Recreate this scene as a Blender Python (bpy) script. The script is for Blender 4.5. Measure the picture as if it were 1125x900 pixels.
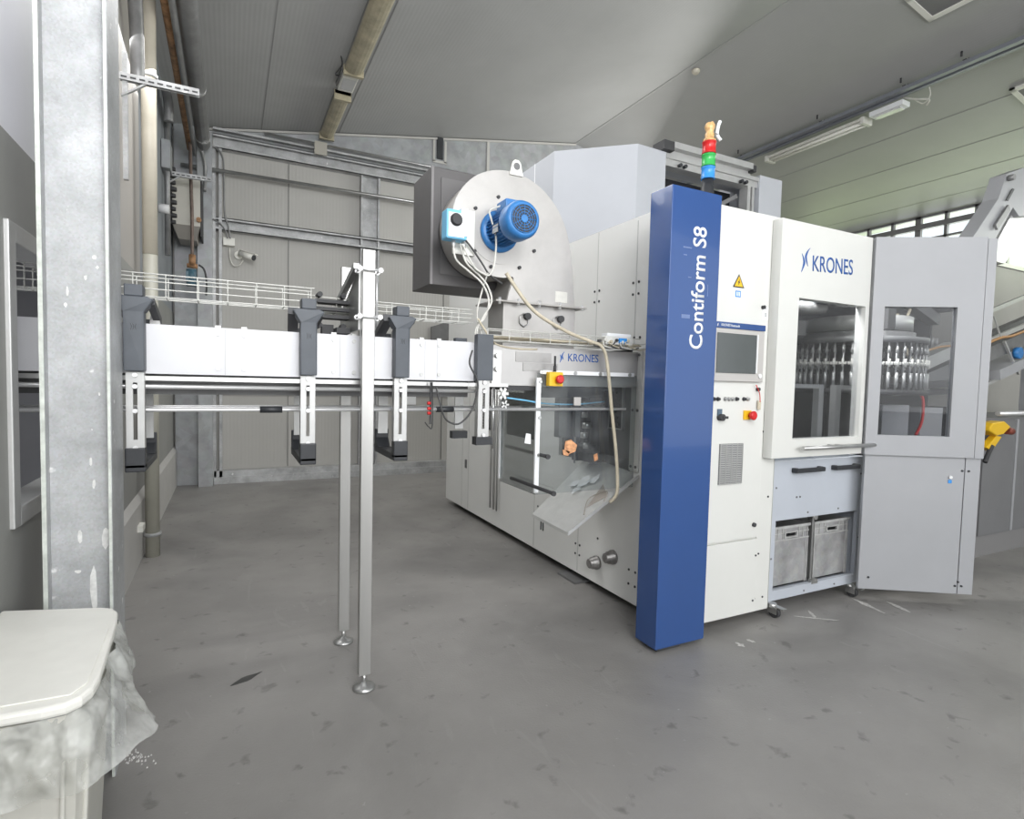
import bpy, bmesh, math, random
from mathutils import Vector, Matrix
random.seed(7)
for o in list(bpy.data.objects): bpy.data.objects.remove(o)
SC = bpy.context.scene
COL = SC.collection
R = math.radians

# ---------------------------------------------------------------- camera
F_PX = 614.7; YAW, PIT, ROL = R(26.78), R(2.90), R(1.374); EYE = Vector((0, 0, 1.6))
_f = Vector((math.sin(YAW)*math.cos(PIT), math.cos(YAW)*math.cos(PIT), -math.sin(PIT)))
_r = Vector((math.cos(YAW), -math.sin(YAW), 0)); _u = _r.cross(_f)
CR = math.cos(ROL)*_r + math.sin(ROL)*_u; CU = -math.sin(ROL)*_r + math.cos(ROL)*_u
cam_d = bpy.data.cameras.new('camera'); cam = bpy.data.objects.new('camera', cam_d); COL.objects.link(cam)
cam_d.sensor_width = 36; cam_d.lens = 36*F_PX/1125; cam_d.clip_start = 0.05; cam_d.clip_end = 200
cam.matrix_world = Matrix(((CR.x, CU.x, -_f.x, 0), (CR.y, CU.y, -_f.y, 0), (CR.z, CU.z, -_f.z, EYE.z), (0, 0, 0, 1)))
SC.camera = cam
SC.view_settings.view_transform = 'Standard'; SC.view_settings.look = 'None'
SC.view_settings.gamma = 1; SC.view_settings.use_curve_mapping = False
SC.view_settings.exposure = 0.0

# ---------------------------------------------------------------- world and big lights
W = bpy.data.worlds.new('sky'); SC.world = W; W.use_nodes = True
bg = W.node_tree.nodes['Background']; bg.inputs[0].default_value = (0.93, 0.97, 1.0, 1); bg.inputs[1].default_value = 1.35

def area(name, loc, target, sx, sy, power, color=(1, 1, 1)):
    d = bpy.data.lights.new(name, 'AREA'); d.shape = 'RECTANGLE'; d.size = sx; d.size_y = sy
    d.energy = power; d.color = color
    o = bpy.data.objects.new(name, d); COL.objects.link(o); o.location = loc
    o.rotation_euler = (Vector(target)-Vector(loc)).to_track_quat('-Z', 'Y').to_euler()
    return o
# added fills behind the camera and indoors, flash, daylight at the right window strip
area('rear_fill', (2.0, -4.5, 3.2), (2.5, 5, 2.0), 8.0, 4.0, 300, (1, 1, 1))  # added soft fill behind the camera, no door known there
area('left_fill', (-.45, -2.2, 2.9), (2.5, 4.6, 1.3), 2.2, 1.8, 85, (1, 1, 1))  # added fill from the left to brighten the machine side
area('flash_bounce', (0.6, -0.9, 3.9), (0.6, 3.0, 5.2), 1.2, 1.2, 115, (0.97, 0.98, 1))
area('window_daylight', (12.6, 3.5, 4.4), (7.6, 4.5, 3.6), 9.0, 1.0, 110, (1, 1, 1))
area('lawn_bounce', (12.8, 4.0, 3.9), (11.2, 4.0, 5.1), 12.0, 0.7, 95, (0.80, 1, 0.34))
area('far_bay_fill', (7.6, 7.2, 4.6), (3.0, 9.2, 1.0), 3.0, 2.0, 170, (1, 0.99, 0.97))  # added fill inside the hall, lifts the back wall
area('aisle_fill', (.55, 5.0, 4.75), (2.35, 4.7, 1.2), 1.6, 4.0, 115, (1, 1, 1))  # added fill above the aisle for machine side and floor
area('side_bay_fill', (-2.2, 3.2, 2.9), (-2.2, 3.2, 0), 1.4, 1.4, 40, (0.95, 0.97, 1))  # added to brighten the bay, no lamp seen in it
area('machine_front_fill', (3.9, 2.76, 2.58), (4.5, 2.80, 1.6), .20, .12, 28, (1, 1, .97))  # added to brighten the wheel behind the door, not a machine lamp
area('machine_inner_fill', (4.75, 2.40, 2.55), (4.8, 2.75, 1.6), .20, .12, 5, (1, 1, .97))  # added fill behind the wing window, not a machine lamp

# ---------------------------------------------------------------- helpers
def at(px, py, X=None, Y=None, Z=None):
    """a point of the place: the spot seen at a photo position on a known real plane"""
    d = (px-562.5)*CR + (450-py)*CU + F_PX*_f
    if X is not None: t = X/d.x
    elif Y is not None: t = Y/d.y
    else: t = (Z-1.6)/d.z
    return EYE + d*t

ROOTM = {}
def rootm(o):
    while o.parent is not None: o = o.parent
    return ROOTM.get(o.name, Matrix())

class MB:
    def __init__(s): s.v = []; s.f = []; s.m = []; s.s = []
    def add(s, vs, fs, mi=0, smooth=False):
        n = len(s.v); s.v += [Vector(v) for v in vs]
        for f in fs: s.f.append(tuple(i+n for i in f)); s.m.append(mi); s.s.append(smooth)
        return s
    def box(s, x0, x1, y0, y1, z0, z1, mi=0):
        if x0 > x1: x0, x1 = x1, x0
        if y0 > y1: y0, y1 = y1, y0
        if z0 > z1: z0, z1 = z1, z0
        return s.add([(x0,y0,z0),(x1,y0,z0),(x1,y1,z0),(x0,y1,z0),(x0,y0,z1),(x1,y0,z1),(x1,y1,z1),(x0,y1,z1)],
                     [(0,3,2,1),(4,5,6,7),(0,1,5,4),(1,2,6,5),(2,3,7,6),(3,0,4,7)], mi)
    def bar(s, p, q, w, h, mi=0, up=(0,0,1)):
        p, q = Vector(p), Vector(q); d = (q-p).normalized(); up = Vector(up)
        if abs(d.dot(up)) > .98: up = Vector((0,1,0))
        a = d.cross(up).normalized(); b = a.cross(d)
        o = [(-1,-1),(1,-1),(1,1),(-1,1)]
        vs = [p + a*(w/2*i) + b*(h/2*j) for i, j in o] + [q + a*(w/2*i) + b*(h/2*j) for i, j in o]
        return s.add(vs, [(0,1,2,3),(7,6,5,4),(0,4,5,1),(1,5,6,2),(2,6,7,3),(3,7,4,0)], mi)
    def cyl(s, p, q, r, r2=None, n=16, mi=0, cap=True):
        p, q = Vector(p), Vector(q); r2 = r if r2 is None else r2
        d = (q-p).normalized(); a = d.orthogonal().normalized(); b = d.cross(a)
        vs = []
        for c, rr in ((p, r), (q, r2)):
            for k in range(n):
                t = 2*math.pi*k/n; vs.append(c + a*(rr*math.cos(t)) + b*(rr*math.sin(t)))
        s.add(vs, [(k, (k+1) % n, n+(k+1) % n, n+k) for k in range(n)], mi, True)
        if cap: s.add(vs[:n], [tuple(reversed(range(n)))], mi); s.add(vs[n:], [tuple(range(n))], mi)
        return s
    def lathe(s, c, axis, prof, n=24, mi=0):
        c = Vector(c); d = Vector(axis).normalized(); a = d.orthogonal().normalized(); b = d.cross(a)
        vs = []
        for r, h in prof:
            for k in range(n):
                t = 2*math.pi*k/n; vs.append(c + d*h + a*(r*math.cos(t)) + b*(r*math.sin(t)))
        fs = []
        for i in range(len(prof)-1):
            for k in range(n): fs.append((i*n+k, i*n+(k+1) % n, (i+1)*n+(k+1) % n, (i+1)*n+k))
        s.add(vs, fs, mi, True)
        s.add(vs[:n], [tuple(reversed(range(n)))], mi); s.add(vs[-n:], [tuple(range(n))], mi)
        return s
    def tube(s, pts, r, n=8, mi=0, sub=6, closed=False):
        P = [Vector(p) for p in pts]
        if sub > 1 and len(P) > 2:
            out = []
            for i in range(len(P)-1):
                p0 = P[max(i-1, 0)]; p1 = P[i]; p2 = P[i+1]; p3 = P[min(i+2, len(P)-1)]
                for k in range(sub):
                    t = k/sub
                    out.append(0.5*((2*p1) + (p2-p0)*t + (2*p0-5*p1+4*p2-p3)*t*t + (3*p1-p0-3*p2+p3)*t**3))
            P = out + [P[-1]]
        d0 = (P[1]-P[0]).normalized(); a = d0.orthogonal().normalized(); vs = []
        for i, p in enumerate(P):
            d = (P[min(i+1, len(P)-1)] - P[max(i-1, 0)])
            d = d.normalized() if d.length > 1e-9 else d0
            a = (a - d*a.dot(d)); a = a.normalized() if a.length > 1e-6 else d.orthogonal().normalized()
            b = d.cross(a)
            for k in range(n):
                t = 2*math.pi*k/n; vs.append(p + a*(r*math.cos(t)) + b*(r*math.sin(t)))
        L = len(P); fs = [(i*n+k, i*n+(k+1) % n, (i+1)*n+(k+1) % n, (i+1)*n+k) for i in range(L-1) for k in range(n)]
        s.add(vs, fs, mi, True); s.add(vs[:n], [tuple(reversed(range(n)))], mi); s.add(vs[-n:], [tuple(range(n))], mi)
        return s
    def prism(s, poly, ext, mi=0, smooth=False):
        """3-D polygon pushed along ext"""
        P = [Vector(p) for p in poly]; e = Vector(ext); n = len(P)
        s.add(P, [tuple(reversed(range(n)))], mi); s.add([p+e for p in P], [tuple(range(n))], mi)
        s.add(P + [p+e for p in P], [(i, (i+1) % n, n+(i+1) % n, n+i) for i in range(n)], mi, smooth)
        return s
    def build(s, name, mat, parent=None, bevel=0, local=False):
        me = bpy.data.meshes.new(name)
        inv = Matrix()
        if parent is not None and not local: inv = rootm(parent).inverted()
        me.from_pydata([inv @ v for v in s.v], [], s.f)
        mats = mat if isinstance(mat, (list, tuple)) else [mat]
        for m in mats: me.materials.append(m)
        for i, p in enumerate(me.polygons): p.material_index = s.m[i]; p.use_smooth = s.s[i]
        bm = bmesh.new(); bm.from_mesh(me); bmesh.ops.remove_doubles(bm, verts=bm.verts, dist=1e-5)
        bmesh.ops.recalc_face_normals(bm, faces=bm.faces); bm.to_mesh(me); bm.free()
        o = bpy.data.objects.new(name, me); COL.objects.link(o)
        if parent is not None: o.parent = parent
        if bevel:
            b = o.modifiers.new('bevel', 'BEVEL'); b.width = bevel; b.segments = 2; b.limit_method = 'ANGLE'; b.angle_limit = R(50)
        return o

def islands(m, name, mat, parent=None, bevel=0, local=False):
    """every loose piece becomes an object of its own"""
    keyv = {}; par = list(range(len(m.v)))
    def find(a):
        while par[a] != a: par[a] = par[par[a]]; a = par[a]
        return a
    for i, v in enumerate(m.v):
        k = (round(v.x, 5), round(v.y, 5), round(v.z, 5))
        if k in keyv: par[find(i)] = find(keyv[k])
        else: keyv[k] = i
    for f in m.f:
        for a in f[1:]: par[find(a)] = find(f[0])
    groups = {}
    for fi, f in enumerate(m.f): groups.setdefault(find(f[0]), []).append(fi)
    out = []
    for g in groups.values():
        mm = MB(); ids = {}
        for fi in g:
            nf = []
            for a in m.f[fi]:
                if a not in ids: ids[a] = len(mm.v); mm.v.append(m.v[a])
                nf.append(ids[a])
            mm.f.append(tuple(nf)); mm.m.append(m.m[fi]); mm.s.append(m.s[fi])
        out.append(mm.build(name, mat, parent, bevel, local))
    return out
def tag(o, label=None, cat=None, group=None, kind=None):
    if label: o['label'] = label
    if cat: o['category'] = cat
    if group: o['group'] = group
    if kind: o['kind'] = kind
    return o
def thing(name, label, cat, loc=(0, 0, 0), rz=0, group=None):
    o = bpy.data.objects.new(name, None); COL.objects.link(o); o.location = loc; o.rotation_euler = (0, 0, rz)
    o.empty_display_size = .1
    ROOTM[o.name] = Matrix.Translation(loc) @ Matrix.Rotation(rz, 4, 'Z')
    return tag(o, label, cat, group)
def copy_tree(o, parent=None):
    c = o.copy(); COL.objects.link(c)
    if parent is not None: c.parent = parent
    for ch in [x for x in list(COL.objects) if x.parent == o]: copy_tree(ch, c)
    return c
def struct(o): o['kind'] = 'structure'; return o
def quick_copy(o, loc):
    c = o.copy(); COL.objects.link(c); c.location = loc; return c

# ---------------------------------------------------------------- materials
def mk(name, col, rough=.5, metal=0, var=0, scale=4, bump=0, bscale=60, spec=.5, coat=0, stretch=None, alpha=1):
    m = bpy.data.materials.new(name); m.use_nodes = True; nt = m.node_tree; b = nt.nodes['Principled BSDF']
    b.inputs['Base Color'].default_value = (*col, 1); b.inputs['Roughness'].default_value = rough
    b.inputs['Metallic'].default_value = metal; b.inputs['Specular IOR Level'].default_value = spec
    b.inputs['Coat Weight'].default_value = coat; b.inputs['Alpha'].default_value = alpha
    tc = nt.nodes.new('ShaderNodeTexCoord'); mp = nt.nodes.new('ShaderNodeMapping')
    nt.links.new(tc.outputs['Object'], mp.inputs['Vector'])
    if stretch: mp.inputs['Scale'].default_value = stretch
    n = nt.nodes.new('ShaderNodeTexNoise'); n.inputs['Scale'].default_value = scale; n.inputs['Detail'].default_value = 8
    n.inputs['Roughness'].default_value = .6
    nt.links.new(mp.outputs[0], n.inputs['Vector'])
    r = nt.nodes.new('ShaderNodeValToRGB'); v = max(var, .02)
    r.color_ramp.elements[0].position = .3; r.color_ramp.elements[1].position = .7
    r.color_ramp.elements[0].color = (*[max(0, c*(1-v)) for c in col], 1)
    r.color_ramp.elements[1].color = (*[min(1, c*(1+v)) for c in col], 1)
    nt.links.new(n.outputs['Fac'], r.inputs['Fac']); nt.links.new(r.outputs['Color'], b.inputs['Base Color'])
    if bump:
        n2 = nt.nodes.new('ShaderNodeTexNoise'); n2.inputs['Scale'].default_value = bscale
        nt.links.new(mp.outputs[0], n2.inputs['Vector'])
        bp = nt.nodes.new('ShaderNodeBump'); bp.inputs['Strength'].default_value = bump; bp.inputs['Distance'].default_value = .01
        nt.links.new(n2.outputs['Fac'], bp.inputs['Height']); nt.links.new(bp.outputs['Normal'], b.inputs['Normal'])
    return m
def galv(name, col, scale=30, var=.25, metal=.35, rough=.5, spots=True):
    m = mk(name, col, rough, metal, var, 5); nt = m.node_tree; b = nt.nodes['Principled BSDF']
    ramp = [n for n in nt.nodes if n.type == 'VALTORGB'][0]; mp = [n for n in nt.nodes if n.type == 'MAPPING'][0]
    v = nt.nodes.new('ShaderNodeTexVoronoi'); v.inputs['Scale'].default_value = scale
    nt.links.new(mp.outputs[0], v.inputs['Vector'])
    mx = nt.nodes.new('ShaderNodeMix'); mx.data_type = 'RGBA'; mx.blend_type = 'OVERLAY'; mx.inputs['Factor'].default_value = .09
    nt.links.new(ramp.outputs[0], mx.inputs['A']); nt.links.new(v.outputs['Color'], mx.inputs['B'])
    bw = nt.nodes.new('ShaderNodeHueSaturation'); bw.inputs['Saturation'].default_value = .25
    nt.links.new(mx.outputs['Result'], bw.inputs['Color']); last = bw.outputs[0]
    if spots:
        n = nt.nodes.new('ShaderNodeTexNoise'); n.inputs['Scale'].default_value = 16; n.inputs['Detail'].default_value = 5
        nt.links.new(mp.outputs[0], n.inputs['Vector'])
        r = nt.nodes.new('ShaderNodeValToRGB'); r.color_ramp.elements[0].position = .68; r.color_ramp.elements[1].position = .74
        nt.links.new(n.outputs['Fac'], r.inputs['Fac'])
        m2 = nt.nodes.new('ShaderNodeMix'); m2.data_type = 'RGBA'; nt.links.new(r.outputs['Color'], m2.inputs['Factor'])
        nt.links.new(last, m2.inputs['A']); m2.inputs['B'].default_value = (.75, .75, .74, 1); last = m2.outputs['Result']
    nt.links.new(last, b.inputs['Base Color'])
    return m
def glass(name, tint=(.8, .82, .82), refl=.12, rough=.03, haze=0.0, hazecol=(.7, .7, .7)):
    m = bpy.data.materials.new(name); m.use_nodes = True; nt = m.node_tree; nt.nodes.clear()
    out = nt.nodes.new('ShaderNodeOutputMaterial'); t = nt.nodes.new('ShaderNodeBsdfTransparent'); t.inputs[0].default_value = (*tint, 1)
    g = nt.nodes.new('ShaderNodeBsdfGlossy'); g.inputs['Roughness'].default_value = rough
    fr = nt.nodes.new('ShaderNodeFresnel'); fr.inputs['IOR'].default_value = 1.5
    mx = nt.nodes.new('ShaderNodeMixShader')
    mth = nt.nodes.new('ShaderNodeMath'); mth.operation = 'MULTIPLY'; mth.inputs[1].default_value = refl*8; mth.use_clamp = True
    nt.links.new(fr.outputs[0], mth.inputs[0]); nt.links.new(mth.outputs[0], mx.inputs[0])
    nt.links.new(t.outputs[0], mx.inputs[1]); nt.links.new(g.outputs[0], mx.inputs[2]); last = mx.outputs[0]
    if haze:
        d = nt.nodes.new('ShaderNodeBsdfDiffuse'); d.inputs[0].default_value = (*hazecol, 1)
        n = nt.nodes.new('ShaderNodeTexNoise'); n.inputs['Scale'].default_value = 6; n.inputs['Detail'].default_value = 4
        tc = nt.nodes.new('ShaderNodeTexCoord'); nt.links.new(tc.outputs['Object'], n.inputs['Vector'])
        mr = nt.nodes.new('ShaderNodeMapRange'); mr.inputs['From Min'].default_value = .35; mr.inputs['From Max'].default_value = .75
        mr.inputs['To Min'].default_value = haze*.4; mr.inputs['To Max'].default_value = haze*1.7
        nt.links.new(n.outputs['Fac'], mr.inputs['Value'])
        m3 = nt.nodes.new('ShaderNodeMixShader'); nt.links.new(mr.outputs[0], m3.inputs[0])
        nt.links.new(last, m3.inputs[1]); nt.links.new(d.outputs[0], m3.inputs[2]); last = m3.outputs[0]
    nt.links.new(last, out.inputs[0])
    return m
def ribbed(name, col, axis, period, depth=.35, var=.04, rough=.5, joint=None):
    """sheet cladding with fine ribs running across the given axis, optional panel joints"""
    m = mk(name, col, rough, 0, var, 1.2); nt = m.node_tree; b = nt.nodes['Principled BSDF']
    ramp = [n for n in nt.nodes if n.type == 'VALTORGB'][0]
    tc = [n for n in nt.nodes if n.type == 'TEX_COORD'][0]
    sp = nt.nodes.new('ShaderNodeSeparateXYZ'); nt.links.new(tc.outputs['Object'], sp.inputs[0])
    a = nt.nodes.new('ShaderNodeMath'); a.operation = 'MULTIPLY'; a.inputs[1].default_value = 2*math.pi/period
    nt.links.new(sp.outputs[axis], a.inputs[0])
    sn = nt.nodes.new('ShaderNodeMath'); sn.operation = 'SINE'; nt.links.new(a.outputs[0], sn.inputs[0])
    bp = nt.nodes.new('ShaderNodeBump'); bp.inputs['Strength'].default_value = depth; bp.inputs['Distance'].default_value = period*.06
    nt.links.new(sn.outputs[0], bp.inputs['Height']); nt.links.new(bp.outputs['Normal'], b.inputs['Normal'])
    if joint:
        p = nt.nodes.new('ShaderNodeMath'); p.operation = 'PINGPONG'; p.inputs[1].default_value = joint/2
        nt.links.new(sp.outputs[axis], p.inputs[0])
        l = nt.nodes.new('ShaderNodeMath'); l.operation = 'LESS_THAN'; l.inputs[1].default_value = .006
        nt.links.new(p.outputs[0], l.inputs[0])
        mx = nt.nodes.new('ShaderNodeMix'); mx.data_type = 'RGBA'; nt.links.new(l.outputs[0], mx.inputs['Factor'])
        nt.links.new(ramp.outputs[0], mx.inputs['A']); mx.inputs['B'].default_value = (*[c*.35 for c in col], 1)
        nt.links.new(mx.outputs['Result'], b.inputs['Base Color'])
    return m
def floor_mat():
    m = mk('concrete_floor', (.268, .258, .246), .42, 0, .12, 1.3, .12, 90); nt = m.node_tree; b = nt.nodes['Principled BSDF']
    ramp = [n for n in nt.nodes if n.type == 'VALTORGB'][0]; mp = [n for n in nt.nodes if n.type == 'MAPPING'][0]
    def layer(last, scale, lo, hi, col, fac, dist=0, detail=6, w=0, sc=None):
        n = nt.nodes.new('ShaderNodeTexNoise'); n.inputs['Scale'].default_value = scale; n.inputs['Detail'].default_value = detail
        n.inputs['Distortion'].default_value = dist
        mm = nt.nodes.new('ShaderNodeMapping'); mm.inputs['Location'].default_value = (w, w*.7, 0)
        if sc: mm.inputs['Scale'].default_value = sc
        nt.links.new(mp.outputs[0], mm.inputs[0]); nt.links.new(mm.outputs[0], n.inputs['Vector'])
        r = nt.nodes.new('ShaderNodeMapRange'); r.inputs['From Min'].default_value = lo; r.inputs['From Max'].default_value = hi
        r.inputs['To Max'].default_value = fac; nt.links.new(n.outputs['Fac'], r.inputs['Value'])
        x = nt.nodes.new('ShaderNodeMix'); x.data_type = 'RGBA'; nt.links.new(r.outputs[0], x.inputs['Factor'])
        nt.links.new(last, x.inputs['A']); x.inputs['B'].default_value = (*col, 1); return x.outputs['Result']
    last = ramp.outputs[0]
    last = layer(last, .7, .45, .7, (.155, .15, .145), .75, 1.0)
    last = layer(last, 3.1, .55, .75, (.27, .262, .252), .5, .6, w=3)
    last = layer(last, 9, .63, .72, (.10, .097, .093), .6, .4, w=7)
    last = layer(last, 26, .70, .76, (.42, .41, .40), .6, 0, w=12)
    last = layer(last, 5, .66, .70, (.33, .32, .31), .25, 2.5, w=20, sc=(1, .22, 1))
    nt.links.new(last, b.inputs['Base Color'])
    n = nt.nodes.new('ShaderNodeTexNoise'); n.inputs['Scale'].default_value = 2.2; n.inputs['Detail'].default_value = 6
    nt.links.new(mp.outputs[0], n.inputs['Vector'])
    r = nt.nodes.new('ShaderNodeMapRange'); r.inputs['To Min'].default_value = .28; r.inputs['To Max'].default_value = .6
    nt.links.new(n.outputs['Fac'], r.inputs['Value']); nt.links.new(r.outputs[0], b.inputs['Roughness'])
    return m
def emit(name, col, s):
    m = bpy.data.materials.new(name); m.use_nodes = True; b = m.node_tree.nodes['Principled BSDF']
    b.inputs['Emission Color'].default_value = (*col, 1); b.inputs['Emission Strength'].default_value = s
    return m

M_floor = floor_mat()
M_ceil = ribbed('ceiling_sheet', (.42, .42, .415), 0, .045, .12, .05, .5)
M_ceil2 = ribbed('ceiling_sheet_east', (.42, .42, .41), 0, .045, .10, .04, .45)
M_back = ribbed('wall_panel_beige', (.45, .44, .415), 0, .05, .12, .04, .55)
M_wallL = mk('wall_left_grey', (.30, .30, .285), .55, 0, .07, 2)
M_wallW = mk('wall_upper_white', (.78, .78, .82), .5, 0, .03, 2)
M_steelblue = galv('zinc_sheet_blue', (.30, .34, .37), 8, .15, .2, .5, False)
M_galv = galv('galvanised_steel', (.42, .435, .44), 90, .28, .3, .5)
M_galvcol = galv('galvanised_column_steel', (.40, .43, .45), 130, .22, .25, .48)
M_galvedge = mk('galvanised_edge', (.62, .65, .60), .5, .2, .2, 20)
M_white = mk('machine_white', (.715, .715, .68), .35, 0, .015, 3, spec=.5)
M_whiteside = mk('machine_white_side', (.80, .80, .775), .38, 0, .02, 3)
M_grey = mk('machine_light_grey', (.375, .38, .395), .4, 0, .03, 3)
M_hood = mk('hood_grey', (.47, .485, .515), .45, 0, .03, 3)
M_blue = mk('machine_blue', (.028, .078, .245), .16, 0, .02, 3, coat=.4)
M_logo = mk('logo_blue', (.02, .10, .36), .4)
M_black = mk('black_plastic', (.03, .032, .036), .45, 0, .1, 10)
M_arm = mk('dark_grey_plastic', (.085, .095, .11), .5, 0, .12, 8)
M_dark = mk('dark_interior', (.045, .045, .047), .6, 0, .2, 5)
M_mid = mk('interior_grey', (.16, .16, .16), .55, 0, .2, 4)
M_steel = mk('brushed_steel', (.50, .50, .49), .32, .85, .12, 6, stretch=(1, 1, .05))
M_post = mk('stainless_post', (.46, .455, .44), .35, .75, .12, 5, stretch=(1, 1, .06))
M_chrome = mk('polished_steel', (.78, .78, .78), .3, .55, .05, 10)
M_alu = mk('aluminium', (.52, .52, .51), .4, .45, .06, 10)
M_panel = mk('conveyor_panel', (.63, .63, .65), .4, .1, .03, 4)
M_wire = mk('white_wire', (.62, .62, .58), .45, .2, .1, 30)
M_fan = mk('fan_housing_steel', (.48, .465, .445), .42, .4, .10, 4)
M_fanedge = mk('fan_casing_rim', (.42, .405, .38), .45, .4, .12, 5)
M_motor = mk('motor_blue', (.035, .19, .48), .4, 0, .15, 20)
M_filter = mk('filter_box_grey', (.105, .10, .10), .5, .1, .08, 3)
M_filterlt = mk('filter_box_edge', (.22, .21, .21), .5, .1, .08, 3)
M_cream = mk('cream_pvc', (.60, .555, .46), .4, 0, .12, 3)
M_creamd = mk('grey_cream_pvc', (.42, .41, .35), .4, 0, .08, 3)
M_cable = mk('white_cable', (.66, .65, .60), .5, 0, .1, 20)
M_cableb = mk('beige_hose', (.56, .50, .38), .5, 0, .15, 15)
M_cabled = mk('dark_cable', (.06, .06, .06), .5)
M_rust = mk('rusty_pipe', (.36, .20, .10), .6, .2, .5, 14)
M_duct = mk('duct_grey', (.25, .25, .25), .42, .4, .22, 6)
M_bin = mk('bin_plastic', (.80, .79, .74), .38, 0, .05, 5, .05, 50)
M_binbody = mk('bin_body_plastic', (.58, .57, .52), .42, 0, .05, 5)
M_crate = galv('scuffed_grey_crate', (.30, .295, .285), 22, .3, 0, .5, False)
M_cart = mk('cart_pale_grey', (.49, .52, .57), .4, 0, .03, 4)
M_yellow = mk('signal_yellow', (.85, .52, .02), .4)
M_red = mk('signal_red', (.62, .02, .02), .3)
M_green = mk('signal_green', (.05, .45, .10), .25)
M_sblue = mk('signal_blue', (.05, .30, .75), .25)
M_amber = mk('amber_lens', (.72, .42, .18), .35, 0, .5, 40)
M_orange = mk('orange_sticker', (.80, .36, .18), .4, 0, .45, 45)
M_lamp = mk('yellowed_tube_cover', (.43, .385, .27), .35, 0, .25, 7)
M_lampw = mk('lamp_white', (.80, .79, .73), .4)
M_screen = mk('screen_glass', (.10, .11, .11), .12, 0, .1, 2)
M_bezel = mk('screen_bezel', (.50, .48, .46), .4)
M_paper = mk('paper_white', (.85, .86, .87), .6)
M_lightblue = mk('pale_blue_plastic', (.20, .55, .82), .4)
M_lens = mk('led_lens', (.62, .62, .62), .2)
M_plexi = glass('clear_guard_plastic', (.84, .86, .86), .08, .02, .05, (.75, .76, .77))
M_glass = glass('door_glass', (.80, .81, .83), .05, .02)
M_winglass = glass('window_glass', (.96, .98, .98), .05)
M_bag = glass('bin_liner_film', (.88, .88, .86), .12, .22, .42, (.80, .81, .78))
M_trayst = mk('tray_steel', (.70, .70, .68), .33, .3, .12, 7)
M_lip = mk('tray_lip', (.72, .72, .70), .3, .5, .05, 7)
M_label = mk('worn_label', (.55, .55, .53), .5, 0, .3, 60)

def text_mesh(txt, name, mat, p0, ex, ey, width, height, parent, thick=.0015, bold=0.0):
    """letters standing on a surface: p0 lower left corner, ex/ey writing directions"""
    cu = bpy.data.curves.new(name, 'FONT'); cu.body = txt; cu.offset = bold; cu.resolution_u = 4
    tmp = bpy.data.objects.new('tmp', cu); COL.objects.link(tmp)
    dg = bpy.context.evaluated_depsgraph_get(); me0 = bpy.data.meshes.new_from_object(tmp.evaluated_get(dg))
    bpy.data.objects.remove(tmp)
    xs = [v.co.x for v in me0.vertices]; ys = [v.co.y for v in me0.vertices]
    x0, x1, y0, y1 = min(xs), max(xs), min(ys), max(ys)
    ex, ey, p0 = Vector(ex).normalized(), Vector(ey).normalized(), Vector(p0); nn = ex.cross(ey)
    inv = rootm(parent).inverted() if parent is not None else Matrix()
    for v in me0.vertices:
        v.co = inv @ (p0 + ex*((v.co.x-x0)/(x1-x0)*width) + ey*((v.co.y-y0)/(y1-y0)*height) + nn*thick)
    bm = bmesh.new(); bm.from_mesh(me0)
    ret = bmesh.ops.extrude_face_region(bm, geom=bm.faces[:])
    dv = inv.to_3x3() @ (nn*(-thick*.8))
    bmesh.ops.translate(bm, verts=[g for g in ret['geom'] if isinstance(g, bmesh.types.BMVert)], vec=dv)
    bmesh.ops.recalc_face_normals(bm, faces=bm.faces)
    bm.to_mesh(me0); bm.free()
    me0.materials.clear(); me0.materials.append(mat)
    o = bpy.data.objects.new(name, me0); COL.objects.link(o); o.parent = parent
    return o

# ================================================================ THE SETTING
RX, RZ, SL = 5.895, 6.157, .1714      # ridge line and roof slope
WL, YB, XR, YF = -.71, 9.27, 12.3, -6.0
def roofz(x): return RZ - SL*abs(x-RX)
struct(MB().box(-3.6, XR+.2, YF, YB+.2, -.12, 0).build('floor', M_floor))
m = MB(); m.prism([(WL-.3, YF, roofz(WL-.3)), (RX, YF, RZ), (RX, YF, RZ+.12), (WL-.3, YF, roofz(WL-.3)+.12)], (0, YB+.2-YF, 0))
ceil_w = struct(m.build('ceiling', M_ceil))
m = MB(); m.prism([(RX, YF, RZ), (XR+.3, YF, roofz(XR+.3)), (XR+.3, YF, roofz(XR+.3)+.12), (RX, YF, RZ+.12)], (0, YB+.2-YF, 0))
ceil_e = struct(m.build('ceiling', M_ceil2))
# joints of the roof sheets and the ridge flashing
m = MB()
for x in (.42, 1.52):
    m.box(x-.006, x+.006, YF, YB, roofz(x)-.004, roofz(x)+.002)
for x in (9.3, 10.2, 11.0, 11.7):
    m.box(x-.005, x+.005, YF, YB, roofz(x)-.004, roofz(x)+.002)
islands(m, 'sheet_joint', mk('joint_dark', (.33, .33, .325), .6), ceil_w)
MB().box(RX-.02, RX+.02, YF, YB, RZ-.010, RZ-.002).build('ridge_strip', mk('ridge_strip_grey', (.42, .42, .41), .5), ceil_w)

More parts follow.
